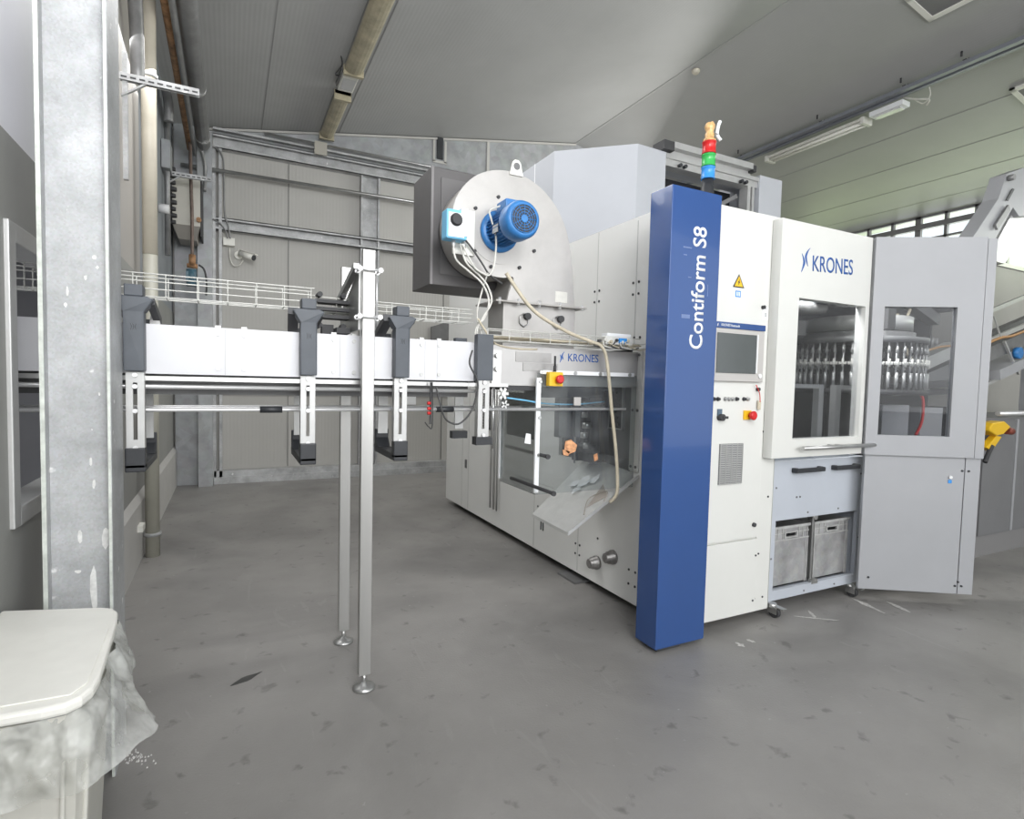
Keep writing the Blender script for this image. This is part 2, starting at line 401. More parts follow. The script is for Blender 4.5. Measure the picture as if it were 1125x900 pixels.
# left wall with an opening the air conveyor runs through
WO = (2.66, 3.75, 1.09, 2.06)
m = MB(); m.box(WL-.12, WL, YF, WO[0]-.03, 0, 2.444); m.box(WL-.12, WL, WO[1]+.03, YB, 0, 2.444)
m.box(WL-.12, WL, WO[0]-.03, WO[1]+.03, 0, WO[2]-.03); m.box(WL-.12, WL, WO[0]-.03, WO[1]+.03, WO[3]+.03, 2.444)
wl = struct(m.build('wall_left', M_wallL))
MB().box(WL-.12, WL-.004, YF, 3.9, 2.444, roofz(WL)+.02).build('upper_wall', M_wallW, wl)  # wall is white above this height, grey below
MB().box(WL-.12, WL-.004, 3.9, 6.0, 2.444, roofz(WL)+.02).build('upper_wall', mk('upper_wall_dim_tan', (.42, .40, .375), .55, 0, .05, 2), wl)  # same upper wall farther back, light falloff put into the tan colour
MB().box(WL-.12, WL-.004, 6.0, YB, 2.444, roofz(WL)+.02).build('upper_wall', mk('upper_wall_blue_grey', (.27, .29, .31), .55, 0, .08, 2), wl)
m = MB(); a, b_, c, d = WO
m.box(WL-.10, WL+.015, a-.07, a, c-.07, d+.07); m.box(WL-.10, WL+.015, b_, b_+.07, c-.07, d+.07)
m.box(WL-.10, WL+.015, a, b_, c-.07, c); m.box(WL-.10, WL+.015, a, b_, d, d+.07)
struct(m.build('window_1', M_alu, bevel=.004))
struct(MB().box(WL-.09, WL-.08, a, b_, d-.45, d-.44).build('trim_1', M_wallL))
# the bay beyond the opening
m = MB(); m.box(-3.6, -3.5, 0, 7, 0, 3.2); m.box(-3.5, WL-.12, 6.9, 7, 0, 3.2); m.box(-3.5, WL-.12, 0, .1, 0, 3.2)
m.box(-3.6, WL-.12, 0, 7, 3.2, 3.3)
struct(m.build('wall_bay', mk('bay_wall', (.46, .46, .48), .6, 0, .05, 3)))
# low kerb wall
m = MB(); m.prism([(WL, 4.4, 0), (WL+.035, 4.4, 0), (WL+.035, 4.4, .50), (WL, 4.4, .56)], (0, YB-4.4-.02, 0))
struct(m.build('baseboard_left', mk('kerb_panel', (.50, .49, .47), .5, 0, .06, 3)))

# back wall : beige ribbed panels, zinc steel frame
m = MB(); m.box(WL-.1, XR+.1, YB, YB+.15, 0, 5.0)
m.prism([(WL-.1, YB, 5.0), (XR+.1, YB, 5.0), (XR+.1, YB, roofz(XR+.1)), (RX, YB, RZ+.05), (WL-.1, YB, roofz(WL-.1))], (0, .15, 0))
wb = struct(m.build('wall_back', M_back))
m = MB(); m.prism([(WL, YB-.012, 4.98), (RX, YB-.012, 5.04), (12, YB-.012, 5.04), (RX, YB-.012, RZ-.005), (WL, YB-.012, roofz(WL)-.005)], (0, .010, 0))
m.build('upper_sheet', M_steelblue, wb)
m = MB()
m.bar((WL, YB-.03, roofz(WL)-.03), (RX, YB-.03, RZ-.03), .03, .03); m.box(4.05, 4.10, YB-.03, YB-.01, 5.0, roofz(4.05)-.02)
m.box(3.06, 3.10, YB-.03, YB-.01, 5.28, 5.64); m.box(3.26, 3.30, YB-.03, YB-.01, 5.28, 5.64); m.box(3.06, 3.30, YB-.03, YB-.01, 5.26, 5.30)
m.build('edge_strip', mk('pale_flashing', (.50, .49, .46), .5), wb)
MB().box(3.13, 3.23, YB-.05, YB-.005, 5.33, 5.68).build('cable_slot', M_black, wb)
m = MB()
def channel_x(m, x0, x1, y, z0, z1, d=.12):          # cold rolled rail, open lips
    m.box(x0, x1, y-.012, y, z0, z1); m.box(x0, x1, y-d, y-.012, z0, z0+.012); m.box(x0, x1, y-d, y-.012, z1-.012, z1)
    m.box(x0, x1, y-d, y-d+.01, z0, z0+.035); m.box(x0, x1, y-d, y-d+.01, z1-.035, z1)
channel_x(m, WL+.5, 8.2, YB-.005, 4.80, 5.00)
m.box(WL+.5, 8.2, YB-.14, YB-.11, 5.05, 5.08)
tr = struct(m.build('trim_2', M_galv))
m = MB(); channel_x(m, WL+.5, 8.2, YB-.005, 3.66, 3.84); struct(m.build('trim_3', M_galv))
m = MB(); m.box(WL+.5, 8.2, YB-.13, YB-.01, 0, .19); m.box(WL+.5, 8.2, YB-.16, YB-.13, 0, .10); struct(m.build('trim_4', M_galv))
m = MB(); m.box(WL+.02, -.40, YB-.10, YB-.01, 0, 5.05)
m.box(-.40, -.22, YB-.30, YB-.01, 0, 4.95); struct(m.build('trim_5', M_steelblue))
m = MB()
for x in (-.20, -.12): m.box(x-.02, x+.02, YB-.13, YB-.01, 0, 4.8)
struct(m.build('trim_6', M_galv))
def stud(x0, x1, nm):
    m = MB(); m.box(x0, x0+.03, YB-.10, YB-.01, .19, 4.82); m.box(x1-.03, x1, YB-.10, YB-.01, .19, 4.82); m.box(x0, x1, YB-.03, YB-.012, .19, 4.82)
    struct(m.build(nm, M_galv))
stud(1.86, 2.16, 'trim_7')
stud(4.9, 5.2, 'trim_8')
m = MB()
for x in (.797, 3.3): m.box(x-.007, x+.007, YB-.006, YB+.001, .2, 4.8)
islands(m, 'panel_joint', mk('panel_joint_grey', (.2, .2, .19), .6), wb)
m = MB(); m.box(WL+.5, 3.4, YB-.006, YB+.001, 1.28, 1.30)
islands(m, 'panel_joint', mk('panel_seam_grey', (.30, .29, .27), .6), wb)

# right wall with the window strip under the eaves
m = MB(); m.box(XR, XR+.15, YF, YB, 0, 3.55); m.box(XR, XR+.15, YF, YB, 5.06, roofz(XR)+.05)
struct(m.build('wall_right', M_back))
m = MB()
y = 8.0
k = 0
while y > -3:
    w = .10 if k % 4 == 3 else .05
    m.box(XR-.02, XR+.06, y-w/2, y+w/2, 3.55, 5.06); y -= .49; k += 1
m.box(XR-.06, XR+.04, YF, YB, 4.80, 4.90); m.box(XR-.02, XR+.05, YF, YB, 4.58, 4.62); m.box(XR-.02, XR+.05, YF, YB, 3.55, 3.60); m.box(XR-.02, XR+.05, YF, YB, 5.02, 5.07)
wn = struct(m.build('window_2', mk('window_mullion', (.20, .195, .20), .5)))
MB().box(XR+.07, XR+.075, YF, YB, 3.55, 5.06).build('pane', M_winglass, wn)

# ================================================================ BLOW MOULDING MACHINE
mach = thing('blow_moulding_machine', 'large white and grey blow moulding machine with a tall hood and glazed sliding doors', 'machine', (2.5, 2.68, 0))
XS = 2.5
m = MB()          # long side cladding with a transfer opening
OY0, OY1, OZ0, OZ1 = 3.10, 4.05, .98, 1.84
m.box(XS, XS+.03, 2.68, OY0, .07, 1.87); m.box(XS, XS+.03, 2.68, 6.8, 1.87, 2.745)
m.box(XS, XS+.03, OY1, 6.8, 1.49, 1.87); m.box(XS, XS+.03, OY0, 6.8, .07, .62)
m.box(XS, XS+.03, OY0, OY1, .62, OZ0); m.box(XS, XS+.03, OY0, OY1, OZ1, 1.87)
m.box(XS, XS+.03, OY1, 4.40, .62, 1.49); m.box(XS, XS+.03, 5.10, 6.8, .62, 1.49)
m.box(XS, XS+.03, 4.40, 5.10, .62, 1.06)
m.build('side_panel', M_whiteside, mach)
m = MB()
for y, z0, z1 in ((3.56, 1.88, 2.74), (3.10, 1.88, 2.72), (4.45, .09, 1.05), (6.05, .09, 1.87), (6.25, .09, 1.87), (4.9, 1.88, 2.74), (3.72, .09, .95)):
    m.box(XS-.002, XS+.001, y-.004, y+.004, z0, z1)
m.box(XS-.002, XS+.001, 2.68, 6.8, 1.866, 1.873)
m.box(XS-.002, XS+.001, 4.12, 5.2, .68, .685)
islands(m, 'panel_joint', mk('door_gap', (.55, .55, .53), .6), mach)
m = MB()          # bolts along the side panels
for y, z in ((3.53, 2.30), (3.59, 2.30), (3.53, 2.22), (3.59, 2.22), (3.07, 2.30), (3.13, 2.30), (3.07, 2.22), (3.13, 2.22), (3.1, 1.92), (3.04, 1.92),
             (4.32, .47), (4.38, .47), (4.32, .39), (4.38, .39), (3.69, .30), (3.75, .30), (3.69, .22), (3.75, .22), (3.07, .30), (3.0, .30), (3.07, .20), (3.0, .20), (3.45, .42)):
    m.cyl((XS-.005, y, z), (XS+.001, y, z), .009, n=8)
islands(m, 'bolt', M_black, mach)
m = MB(); m.box(XS-.004, XS, 4.27, 4.285, .27, .345); m.box(XS-.004, XS, 4.31, 4.325, .27, .345); islands(m, 'lifting_slot', M_black, mach)
m = MB(); m.box(XS-.012, XS, 6.10, 6.14, .56, .66); m.build('door_latch', M_mid, mach)
for p in ((3.449, .235), (3.251, .335)):
    f = MB().lathe((XS, p[0], p[1]), (-1, 0, 0), [(.052, 0), (.052, .02), (.045, .024), (.045, .05), (.036, .056), (.036, .075), (.03, .08)], 20).build('drain_port', mk('port_steel', (.30, .29, .28), .4, .6, .3, 30), mach)
# far door: dark window, slatted black field and guide rails
m = MB(); m.box(XS+.02, XS+.028, 4.40, 5.10, 1.06, 1.49); m.build('side_window', mk('smoked_window', (.055, .06, .06), .12, 0, .3, 3), mach)
m = MB()
for i in range(13): m.box(XS-.02, XS-.008, 5.34, 5.62, 1.09+i*.032, 1.112+i*.032)
m.box(XS-.008, XS-.001, 5.33, 5.63, 1.07, 1.51); m.build('slatted_panel', M_mid, mach)
m = MB()
for y in (5.27, 5.36, 5.2): m.cyl((XS-.03, y, .25), (XS-.03, y, 1.60), .010, n=8)
islands(m, 'guide_rail', M_steel, mach)
# recess behind the transfer opening
m = MB(); m.box(XS+.03, 2.95, OY0-.02, OY0, .9, 1.9); m.box(XS+.03, 2.95, OY1, OY1+.02, .9, 1.9); m.box(XS+.03, 2.95, OY0, OY1, OZ0-.02, OZ0)
m.box(XS+.03, 2.95, OY0, OY1, OZ1, OZ1+.02); m.box(2.93, 2.95, OY0, OY1, OZ0, OZ1)
m.build('recess_lining', M_mid, mach)
m = MB(); m.box(XS-.012, XS-.002, 3.19, 3.34, 1.28, 1.59); m.build('black_hatch', mk('hatch_black', (.012, .012, .013), .4), mach)
m = MB()
for a in ((3.18, 3.195, 1.27, 1.60), (3.335, 3.35, 1.27, 1.60)): m.box(XS-.016, XS-.002, *a)
for z in (1.27, 1.592): m.box(XS-.016, XS-.002, 3.18, 3.35, z, z+.010)
m.build('hatch_frame', M_alu, mach)
m = MB()
for i in range(6): m.bar((XS-.02, 3.22+.015*(i % 3), 1.31+i*.045), (XS-.02, 3.31, 1.33+i*.045), .012, .018)
m.build('hatch_slat', M_dark, mach)
# corner frame strip beside the blue column
m = MB(); m.box(XS-.012, XS, 3.0, 3.10, 1.0, 1.84); sp_ = m.build('corner_strip', M_white, mach, .002)
m = MB()
for z in (1.03, 1.42, 1.80):
    for y in (3.025, 3.075): m.cyl((XS-.018, y, z), (XS-.012, y, z), .010, n=8)
islands(m, 'screw', M_mid, sp_)
# transfer mechanism in the opening
m = MB()
m.cyl((2.42, 3.42, 1.0), (2.42, 3.42, 1.72), .035); m.cyl((2.40, 3.55, 1.1), (2.40, 3.55, 1.7), .022)
m.box(2.36, 2.48, 3.36, 3.6, 1.66, 1.74); m.box(2.34, 2.48, 3.38, 3.52, 1.02, 1.08); m.cyl((2.38, 3.45, 1.09), (2.38, 3.45, 1.15), .07, n=20)
m.box(2.38, 2.46, 3.60, 3.66, 1.0, 1.62)
m.build('transfer_column', M_dark, mach)
m = MB()
for i in range(7): m.cyl((2.33, 3.40+.03*(i % 2), 1.12+i*.075), (2.33, 3.40+.03*(i % 2), 1.16+i*.075), .022+.006*(i % 3), n=12)
m.cyl((2.30, 3.5, 1.0), (2.30, 3.5, 1.6), .008); m.box(2.27, 2.33, 3.42, 3.5, 1.60, 1.68)
m.build('gripper_stack', M_steel, mach)

# interior: base plate, back wall, right wall, intermediate beams
m = MB(); m.box(XS+.03, 6.3, 3.1, 6.8, .10, .14); m.box(XS+.03, 6.3, 6.77, 6.8, .14, 2.74); m.box(6.27, 6.3, 3.16, 6.8, .14, 2.74); m.box(6.27, 6.3, 2.75, 3.16, .14, 1.45); m.box(6.27, 6.3, 2.75, 3.16, 2.38, 2.74)
m.box(3.36, 3.39, 3.12, 6.77, .14, 2.7)
m.build('inner_wall', M_dark, mach)
m = MB(); m.box(XS+.03, 6.3, 5.0, 6.8, 2.745, 2.76); m.box(XS+.03, 3.36, 3.12, 5.0, 2.745, 2.76); m.box(3.36, 4.6, 3.45, 5.0, 2.745, 2.76)
m.build('roof_plate', M_grey, mach)
m = MB()
m.box(3.985, 4.04, 2.74, 2.79, 1.12, 1.60); m.box(4.19, 4.25, 2.74, 2.79, 1.12, 1.60)
islands(m, 'inner_post', M_alu, mach)
m = MB(); m.box(3.62, 4.04, 2.74, 2.79, 1.60, 1.63); m.build('inner_cross_rail', M_alu, mach)
m = MB(); m.box(4.19, 4.62, 2.74, 2.79, 1.60, 1.63); m.build('inner_cross_rail', M_alu, mach)
m = MB(); m.box(3.6, 6.2, 3.70, 3.74, .14, 2.74); m.build('inner_back_panel', mk('inner_back_dark', (.05, .05, .055), .5, 0, .3, 5), mach)
m = MB(); m.box(3.62, 3.95, 3.05, 3.10, .9, 1.5); m.box(4.35, 4.45, 3.4, 3.5, .14, 1.9); m.build('inner_cover_plate', M_mid, mach)
m = MB(); m.box(3.5, 4.6, 2.95, 3.1, 2.28, 2.36); m.box(3.75, 4.3, 3.1, 3.3, 2.04, 2.16); m.cyl((3.7, 2.9, 2.20), (4.2, 2.9, 2.24), .05); m.box(4.05, 4.35, 2.80, 2.9, 2.27, 2.40)
m.bar((5.3, 3.0, 2.5), (6.2, 3.1, 2.30), .1, .1); m.bar((5.2, 3.2, 2.2), (6.2, 3.3, 2.36), .08, .08)
m.build('upper_carrier', M_mid, mach)
m = MB()
m.tube([(3.6, 2.9, 2.25), (3.9, 3.05, 2.18), (4.1, 3.1, 2.34), (4.4, 3.2, 2.28)], .02); m.tube([(5.0, 3.1, 2.4), (5.2, 3.0, 2.1), (5.4, 3.0, 1.75), (5.5, 2.95, 1.8)], .014)
islands(m, 'inner_hose', M_cabled, mach)
for i, (q0, q1, q2) in enumerate((((986, 345), (990, 370), (1004, 400)), ((1000, 340), (990, 372), (1002, 398)))):
    MB().tube([at(*q0, Y=3.0), at(*q1, Y=2.95), at(*q2, Y=2.95)], .012).build('inner_hose', M_cableb, mach)
m = MB().tube([at(1010, 432, Y=2.8), at(1014, 440, Y=2.8), at(1013, 462, Y=2.8), at(1006, 478, Y=2.8)], .012).build('inner_hose', M_red, mach)
m = MB(); p = at(970, 445, Y=2.85); q = at(997, 480, Y=2.85); m.box(p.x, q.x, 2.85, 3.0, .7, p.z); p = at(1012, 448, Y=2.9); q = at(1034, 480, Y=2.9); m.box(p.x, q.x, 2.9, 3.05, .7, p.z)
islands(m, 'inner_cover', M_grey, mach)

# hood on the roof
HX0, HY0, HZ1 = 2.6, 3.95, 3.67
m = MB(); m.prism([(2.6, 6.3, 2.76), (2.6, 4.433, 2.76), (3.14, 3.935, 2.76), (3.47, 3.95, 2.76), (3.47, 4.6, 2.76), (3.47, 6.3, 2.76)], (0, 0, HZ1-2.76))
m.build('hood', M_hood, mach, .004)
MB().box(2.597, 2.599, 4.78, 4.79, 2.76, HZ1).build('hood_joint', M_paper, mach)
m = MB(); m.box(4.65, 4.97, 3.93, 4.7, 2.76, 3.68); m.build('hood_end_panel', M_hood, mach, .004)
m = MB(); m.box(3.47, 4.65, 3.96, 4.06, 3.56, 3.655); m.box(3.47, 4.65, 3.94, 3.96, 3.62, 3.655); m.box(4.52, 4.56, 3.96, 4.06, 2.76, 3.56); m.box(4.585, 4.615, 3.96, 4.06, 2.76, 3.56)
m.build('hood_frame', M_alu, mach)
MB().box(3.47, 4.65, 4.30, 4.33, 2.76, 3.60).build('hood_inner_panel', mk('hood_black', (.03, .03, .035), .5), mach)
MB().bar((4.0, 4.2, 3.2), (4.52, 4.1, 3.5), .04, .04).build('hood_strut', M_mid, mach)
MB().box(3.47, 4.65, 4.07, 4.30, 3.62, 3.65).build('hood_top', M_hood, mach)
m = MB(); m.box(3.52, 4.52, 3.90, 3.99, 3.70, 3.755); m.box(3.42, 4.55, 3.96, 4.05, 3.66, 3.70); islands(m, 'roller_beam', M_alu, mach)
m = MB(); m.box(3.40, 3.52, 3.90, 4.05, 3.672, 3.75); m.box(4.515, 4.56, 3.90, 4.02, 3.68, 3.74); islands(m, 'beam_end', M_dark, mach)
for x in (3.62, 3.68, 4.40, 4.46): MB().cyl((x, 3.95, 3.575), (x, 3.915, 3.575), .016, n=10).build('roller_bolt', M_black, mach)

# white sliding door at the front
DY = 2.53
m = MB(); wx0, wx1, wz0, wz1 = 3.42, 4.155, 1.25, 2.207; dx0, dx1, dz0, dz1 = 3.222, 4.20, 1.125, 2.708
m.box(dx0, wx0, DY, DY+.07, dz0, dz1); m.box(wx1, dx1, DY, DY+.07, dz0, dz1); m.box(wx0, wx1, DY, DY+.07, dz0, wz0); m.box(wx0, wx1, DY, DY+.07, wz1, dz1)
d1 = tag(m.build('sliding_door', M_white, mach), 'white sliding door with a tall clear window')
m = MB(); m.box(wx0-.004, wx1+.004, DY+.03, DY+.036, wz0-.004, wz1+.004); m.build('door_window', M_glass, d1)
m = MB(); m.cyl((3.46, DY-.055, 1.192), (4.30, DY-.055, 1.192), .014); m.box(3.80, 3.82, DY-.06, DY, 1.19, 1.205); m.box(3.88, 3.90, DY-.06, DY, 1.19, 1.205); m.build('door_handle', M_steel, d1)
def krones_symbol(px, pz, h, face_y, parent, mat):
    """two curved strokes facing each other"""
    m = MB(); w = h*.045
    def stroke(pts, th):
        up = []; dn = []
        for i, (x, z) in enumerate(pts):
            t = math.sin(math.pi*i/(len(pts)-1))*th+.0012
            up.append((px+x*h+t, face_y, pz+z*h)); dn.append((px+x*h-t, face_y, pz+z*h))
        P = up + dn[::-1]
        n = len(pts)
        for i in range(n-1):
            m.prism([up[i], up[i+1], dn[i+1], dn[i]], (0, -.0015, 0))
    def smooth(P):
        out = []
        for i in range(len(P)-1):
            p0 = P[max(i-1, 0)]; p1 = P[i]; p2 = P[i+1]; p3 = P[min(i+2, len(P)-1)]
            for k in range(4):
                t = k/4; out.append(tuple(.5*(2*p1[c]+(p2[c]-p0[c])*t+(2*p0[c]-5*p1[c]+4*p2[c]-p3[c])*t*t+(3*p1[c]-p0[c]-3*p2[c]+p3[c])*t**3) for c in (0, 1)))
        return out+[P[-1]]
    stroke(smooth([(-.012, .729), (.1, .547), (.147, .394), (.1, .224), (0, 0)]), h*.052)
    stroke(smooth([(.459, 1.0), (.306, .824), (.229, .635), (.282, .459), (.371, .265)]), h*.048)
    return m.build('logo_symbol', mat, parent)
krones_symbol(3.428, 2.378, .17, DY, d1, M_logo)
text_mesh('KRONES', 'logo_lettering', M_logo, (3.542, DY, 2.396), (1, 0, .045), (-.045, 0, 1), .44, .108, d1, .0015, .006)

# angled grey wing on the right, its own direction
WR = math.atan2(-.439, .696)
wing = thing('machine_wing_cabinet', 'light grey angled machine wing with a square window, right of the white door', 'machine', (4.20, 2.505, 0), WR)
m = MB(); m.box(0, .083, 0, .05, 1.12, 2.71); m.box(.58, .755, 0, .05, 1.12, 2.71); m.box(.083, .58, 0, .05, 1.12, 1.27); m.box(.083, .58, 0, .05, 2.21, 2.71)
wd = m.build('upper_door', M_grey, wing, local=True)
MB().box(.08, .583, .02, .026, 1.267, 2.213).build('door_window', M_glass, wd, local=True)
m = MB(); m.box(.02, .715, .03, .06, .10, 1.118); m.build('lower_panel', M_grey, wing, local=True)
m = MB(); m.box(.722, .823, .03, .07, .10, 1.118); m.box(.762, .823, .005, .07, 1.118, 2.70); m.box(.79, .823, .07, .20, .10, 2.70); m.build('end_post', M_grey, wing, local=True)
m = MB()
for x, z in ((.70, 1.02), (.745, 1.02), (.70, .16), (.745, .16), (.09, .19), (.77, 1.88), (.72, .19)): m.cyl((x, .024, z), (x, .031, z), .008, n=8)
islands(m, 'bolt', M_black, wing, local=True)
lk = MB().cyl((.62, .018, .97), (.62, .031, .97), .012, n=12).build('lock', M_chrome, wing, local=True)
MB().box(.608, .632, .026, .030, .925, .950).build('blue_tag', M_sblue, lk, local=True)
m = MB(); m.box(.20, .80, .07, .09, .10, .9); m.build('inner_plate', M_dark, wing, local=True)
m = MB()
for x in (.45, .70): m.cyl((x, .35, 0), (x, .35, .10), .03, n=12)
m.box(.4, .75, .3, .4, .10, .13)
islands(m, 'levelling_foot', M_dark, wing, local=True)
# machine feet
m = MB()
for y in (2.95, 3.9, 4.9, 5.9, 6.6): m.box(2.62, 2.78, y, y+.2, 0, .10)
for y in (3.3, 5.0, 6.5): m.box(6.0, 6.2, y, y+.2, 0, .10)
islands(m, 'machine_foot', M_dark, mach)
MB().box(2.44, 2.60, 3.66, 3.92, 0, .018).build('foot_plate', M_mid, mach)

q = at(902, 243, Y=2.95); MB().lathe((q.x, 2.95, 2.745), (0, 0, 1), [(.03, 0), (.03, .03), (.015, .05), (.015, .07)], 12).build('roof_knob', M_black, mach)
# moulding wheel
WCX, WCY, WRR = 4.93, 3.06, .50
wheel = thing('moulding_wheel', 'dark round carousel of bottle grippers seen through the white machine door window', 'carousel', (WCX, WCY, .14))
m = MB(); m.lathe((WCX, WCY, .14), (0, 0, 1), [(.25, 0), (.25, .9), (.22, 1.0), (.22, 1.2), (.2, 1.25), (.2, 1.86), (.1, 1.87)], 32); m.build('hub', M_dark, wheel)
m = MB(); m.lathe((WCX, WCY, 1.98), (0, 0, 1), [(WRR+.02, 0), (WRR+.02, .05), (WRR-.08, .06), (WRR-.08, .10)], 48); m.build('upper_disc', M_mid, wheel)
m = MB(); m.lathe((WCX, WCY, 1.56), (0, 0, 1), [(WRR, 0), (WRR+.03, .01), (WRR+.03, .04), (WRR-.05, .05)], 48); m.build('lower_disc', M_dark, wheel)
m = MB(); m.lathe((WCX, WCY, 2.09), (0, 0, 1), [(WRR-.1, 0), (WRR-.1, .12), (WRR-.3, .14)], 48); m.build('drive_cover', M_alu, wheel)
m = MB(); x, y, z = WRR, 0, 0
m.cyl((x, 0, 1.60), (x, 0, 1.98), .007, n=8); m.cyl((x+.01, 0, 1.62), (x+.01, 0, 1.74), .013, n=8); m.cyl((x+.005, 0, 1.90), (x+.005, 0, 1.95), .014, .008, n=8)
h1 = MB(); h1.box(x+.01, x+.024, -.022, .022, 1.803, 1.819); h1.cyl((x+.018, 0, 1.785), (x+.018, 0, 1.85), .009, n=8); h1.cyl((x+.018, -.022, 1.80), (x+.018, -.022, 1.825), .007, n=6); h1.cyl((x+.018, .022, 1.80), (x+.018, .022, 1.825), .007, n=6)
rod = m.build('holder_rod', M_alu, wheel, local=True); grp = h1.build('gripper', M_lampw, rod, local=True)
rod.location = (0, 0, -.14)
NU = 50
for k in range(NU):
    if k == 0: r_, g_ = rod, grp
    else:
        r_ = rod.copy(); COL.objects.link(r_); g_ = grp.copy(); COL.objects.link(g_); g_.parent = r_
    r_.rotation_euler = (0, 0, 2*math.pi*k/NU)
m = MB(); m.cyl((4.44, 2.74, 1.93), (4.44, 2.74, 2.14), .02, .016, n=12); m.cyl((4.44, 2.74, 2.10), (4.44, 2.74, 2.18), .035, n=12); m.build('blow_cylinder', M_chrome, wheel)
MB().box(4.60, 4.70, 2.62, 2.70, 2.08, 2.24).build('valve_block', M_dark, wheel)

# control cabinet, blue column, signal tower
cab = thing('control_cabinet', 'white control cabinet with touch screen, buttons and yellow warning triangle', 'cabinet', (2.93, 2.84, 0))
m = MB(); m.box(2.54, 3.345, 2.605, 3.09, .06, 2.735); m.build('cabinet_body', M_white, cab)
cd = MB().box(2.63, 3.195, 2.585, 2.604, .588, 2.72).build('upper_door', M_white, cab, .002)
MB().box(2.63, 3.195, 2.585, 2.604, .07, .574).build('lower_door', M_white, cab, .002)
m = MB()
for z in (.50, .56, .40, .18, .12):
    pass
for x, z in ((3.18, .46), (3.23, .46), (3.17, .15), (3.21, .15), (3.29, .15), (3.245, 2.37), (3.30, 2.37), (3.245, 2.29), (3.30, 2.29), (3.22, 1.30), (3.30, .85), (3.2, 2.12), (3.2, 1.99)):
    m.cyl((x, 2.581 if x < 3.195 else 2.601, z), (x, 2.586 if x < 3.195 else 2.606, z), .007, n=8)
islands(m, 'bolt', M_black, cab)
m = MB()
m.box(3.196, 3.200, 2.602, 2.606, .07, 2.72); m.box(3.345, 3.348, 2.602, 2.606, .07, 2.72); m.build('door_joint', mk('door_joint_grey', (.45, .45, .43), .5), cab)
hm = MB().box(2.655, 3.140, 2.560, 2.584, 1.632, 1.965).build('screen_frame', M_bezel, cab, .004)
MB().box(2.712, 3.062, 2.555, 2.559, 1.685, 1.935).build('screen', M_screen, hm)
MB().box(3.068, 3.078, 2.555, 2.560, 1.69, 1.94).build('screen_edge', M_paper, hm)
MB().cyl((3.108, 2.552, 1.672), (3.108, 2.560, 1.672), .014, n=14).build('power_button', M_paper, hm)
bs = MB().box(2.655, 3.140, 2.556, 2.584, 1.966, 2.003).build('title_strip', M_blue, hm)
text_mesh('KRONES linatouch', 'title_lettering', M_paper, (2.74, 2.556, 1.976), (1, 0, 0), (0, 0, 1), .16, .016, bs, .001, .01)
krones_symbol(2.705, 1.974, .018, 2.5555, bs, M_paper)
for px in (784.5, 789, 797, 801, 805, 809.5, 817.5, 821.5):
    p = at(px, 438.5, Y=2.58)
    mt = M_black if px in (784.5, 789, 809.5, 817.5) else M_steel
    b0 = MB().lathe((p.x, 2.585, p.z), (0, -1, 0), [(.013, 0), (.013, .006), (.010, .008), (.010, .018)], 14).build('push_button', mt, cab)
tag(MB().box(2.765, 2.80, 2.575, 2.585, 1.40, 1.455).build('isolator_plate', mk('isolator_blue_grey', (.10, .15, .20), .4), cab), 'small dark isolator plate')
m = MB().cyl((2.785, 2.585, 1.402), (2.785, 2.55, 1.402), .022, n=16); m.box(2.778, 2.825, 2.545, 2.556, 1.394, 1.410); m.build('rotary_switch', M_dark, cab)
eb = MB().box(3.00, 3.065, 2.574, 2.585, 1.385, 1.445).build('emergency_plate', M_yellow, cab)
MB().lathe((3.05, 2.574, 1.413), (0, -1, 0), [(.015, 0), (.015, .015), (.028, .017), (.030, .035), (.02, .042)], 18).build('emergency_button', M_red, eb)
m = MB(); m.prism([(2.855, 2.5845, 2.232), (2.957, 2.5845, 2.232), (2.906, 2.5845, 2.318)], (0, -.0015, 0)); wt = m.build('warning_border', M_black, cab)
m = MB(); m.prism([(2.868, 2.583, 2.239), (2.944, 2.583, 2.239), (2.906, 2.583, 2.305)], (0, -.0012, 0)); m.build('warning_triangle', M_yellow, wt)
m = MB(); m.prism([(2.912, 2.5816, 2.288), (2.896, 2.5816, 2.264), (2.905, 2.5816, 2.264), (2.898, 2.5816, 2.245), (2.917, 2.5816, 2.270), (2.908, 2.5816, 2.270)], (0, -.0008, 0)); m.build('lightning_bolt', M_black, wt)
sg = MB().box(2.882, 2.928, 2.5835, 2.5848, 2.172, 2.212).build('blue_sign', M_sblue, cab)
m = MB()
for a in range(3): m.box(2.889+a*.012, 2.896+a*.012, 2.5827, 2.5836, 2.178, 2.206)
m.build('blue_sign_mark', M_paper, sg)
lb = MB().box(3.137, 3.192, 2.5835, 2.5848, 2.045, 2.13).build('instruction_label', M_paper, cab)
m = MB()
for z in (2.117, 2.085, 2.077, 2.069): m.box(3.16, 3.175, 2.5827, 2.5836, z, z+.004)
m.build('label_text', M_mid, lb)
gr = MB().box(2.797, 3.003, 2.578, 2.585, .965, 1.23).build('vent_grille', mk('grille_back', (.2, .2, .2), .5), cab)
m = MB()
for i in range(22): m.box(2.797, 3.003, 2.573, 2.578, .967+i*.0121, .973+i*.0121)
for i in range(5): m.box(2.80+i*.05, 2.803+i*.05, 2.572, 2.578, .967, 1.229)
m.build('vent_slats', M_alu, gr)
m = MB().cyl((3.145, 2.57, .675), (3.145, 2.586, .675), .014, n=14).build('lock', M_dark, cab)
m = MB()
m.cyl((3.135, 2.565, 2.125), (3.135, 2.585, 2.125), .012); m.cyl((3.12, 2.565, 1.585), (3.12, 2.585, 1.585), .012); islands(m, 'key_hook', M_dark, cab)
MB().tube([(3.09, 2.57, 1.615), (3.10, 2.56, 1.585), (3.125, 2.565, 1.55), (3.13, 2.565, 1.50)], .003, 6).build('key_string', M_red, cab)
MB().box(3.118, 3.140, 2.565, 2.575, 1.45, 1.51).build('key_tag', M_cableb, cab)
m = MB()
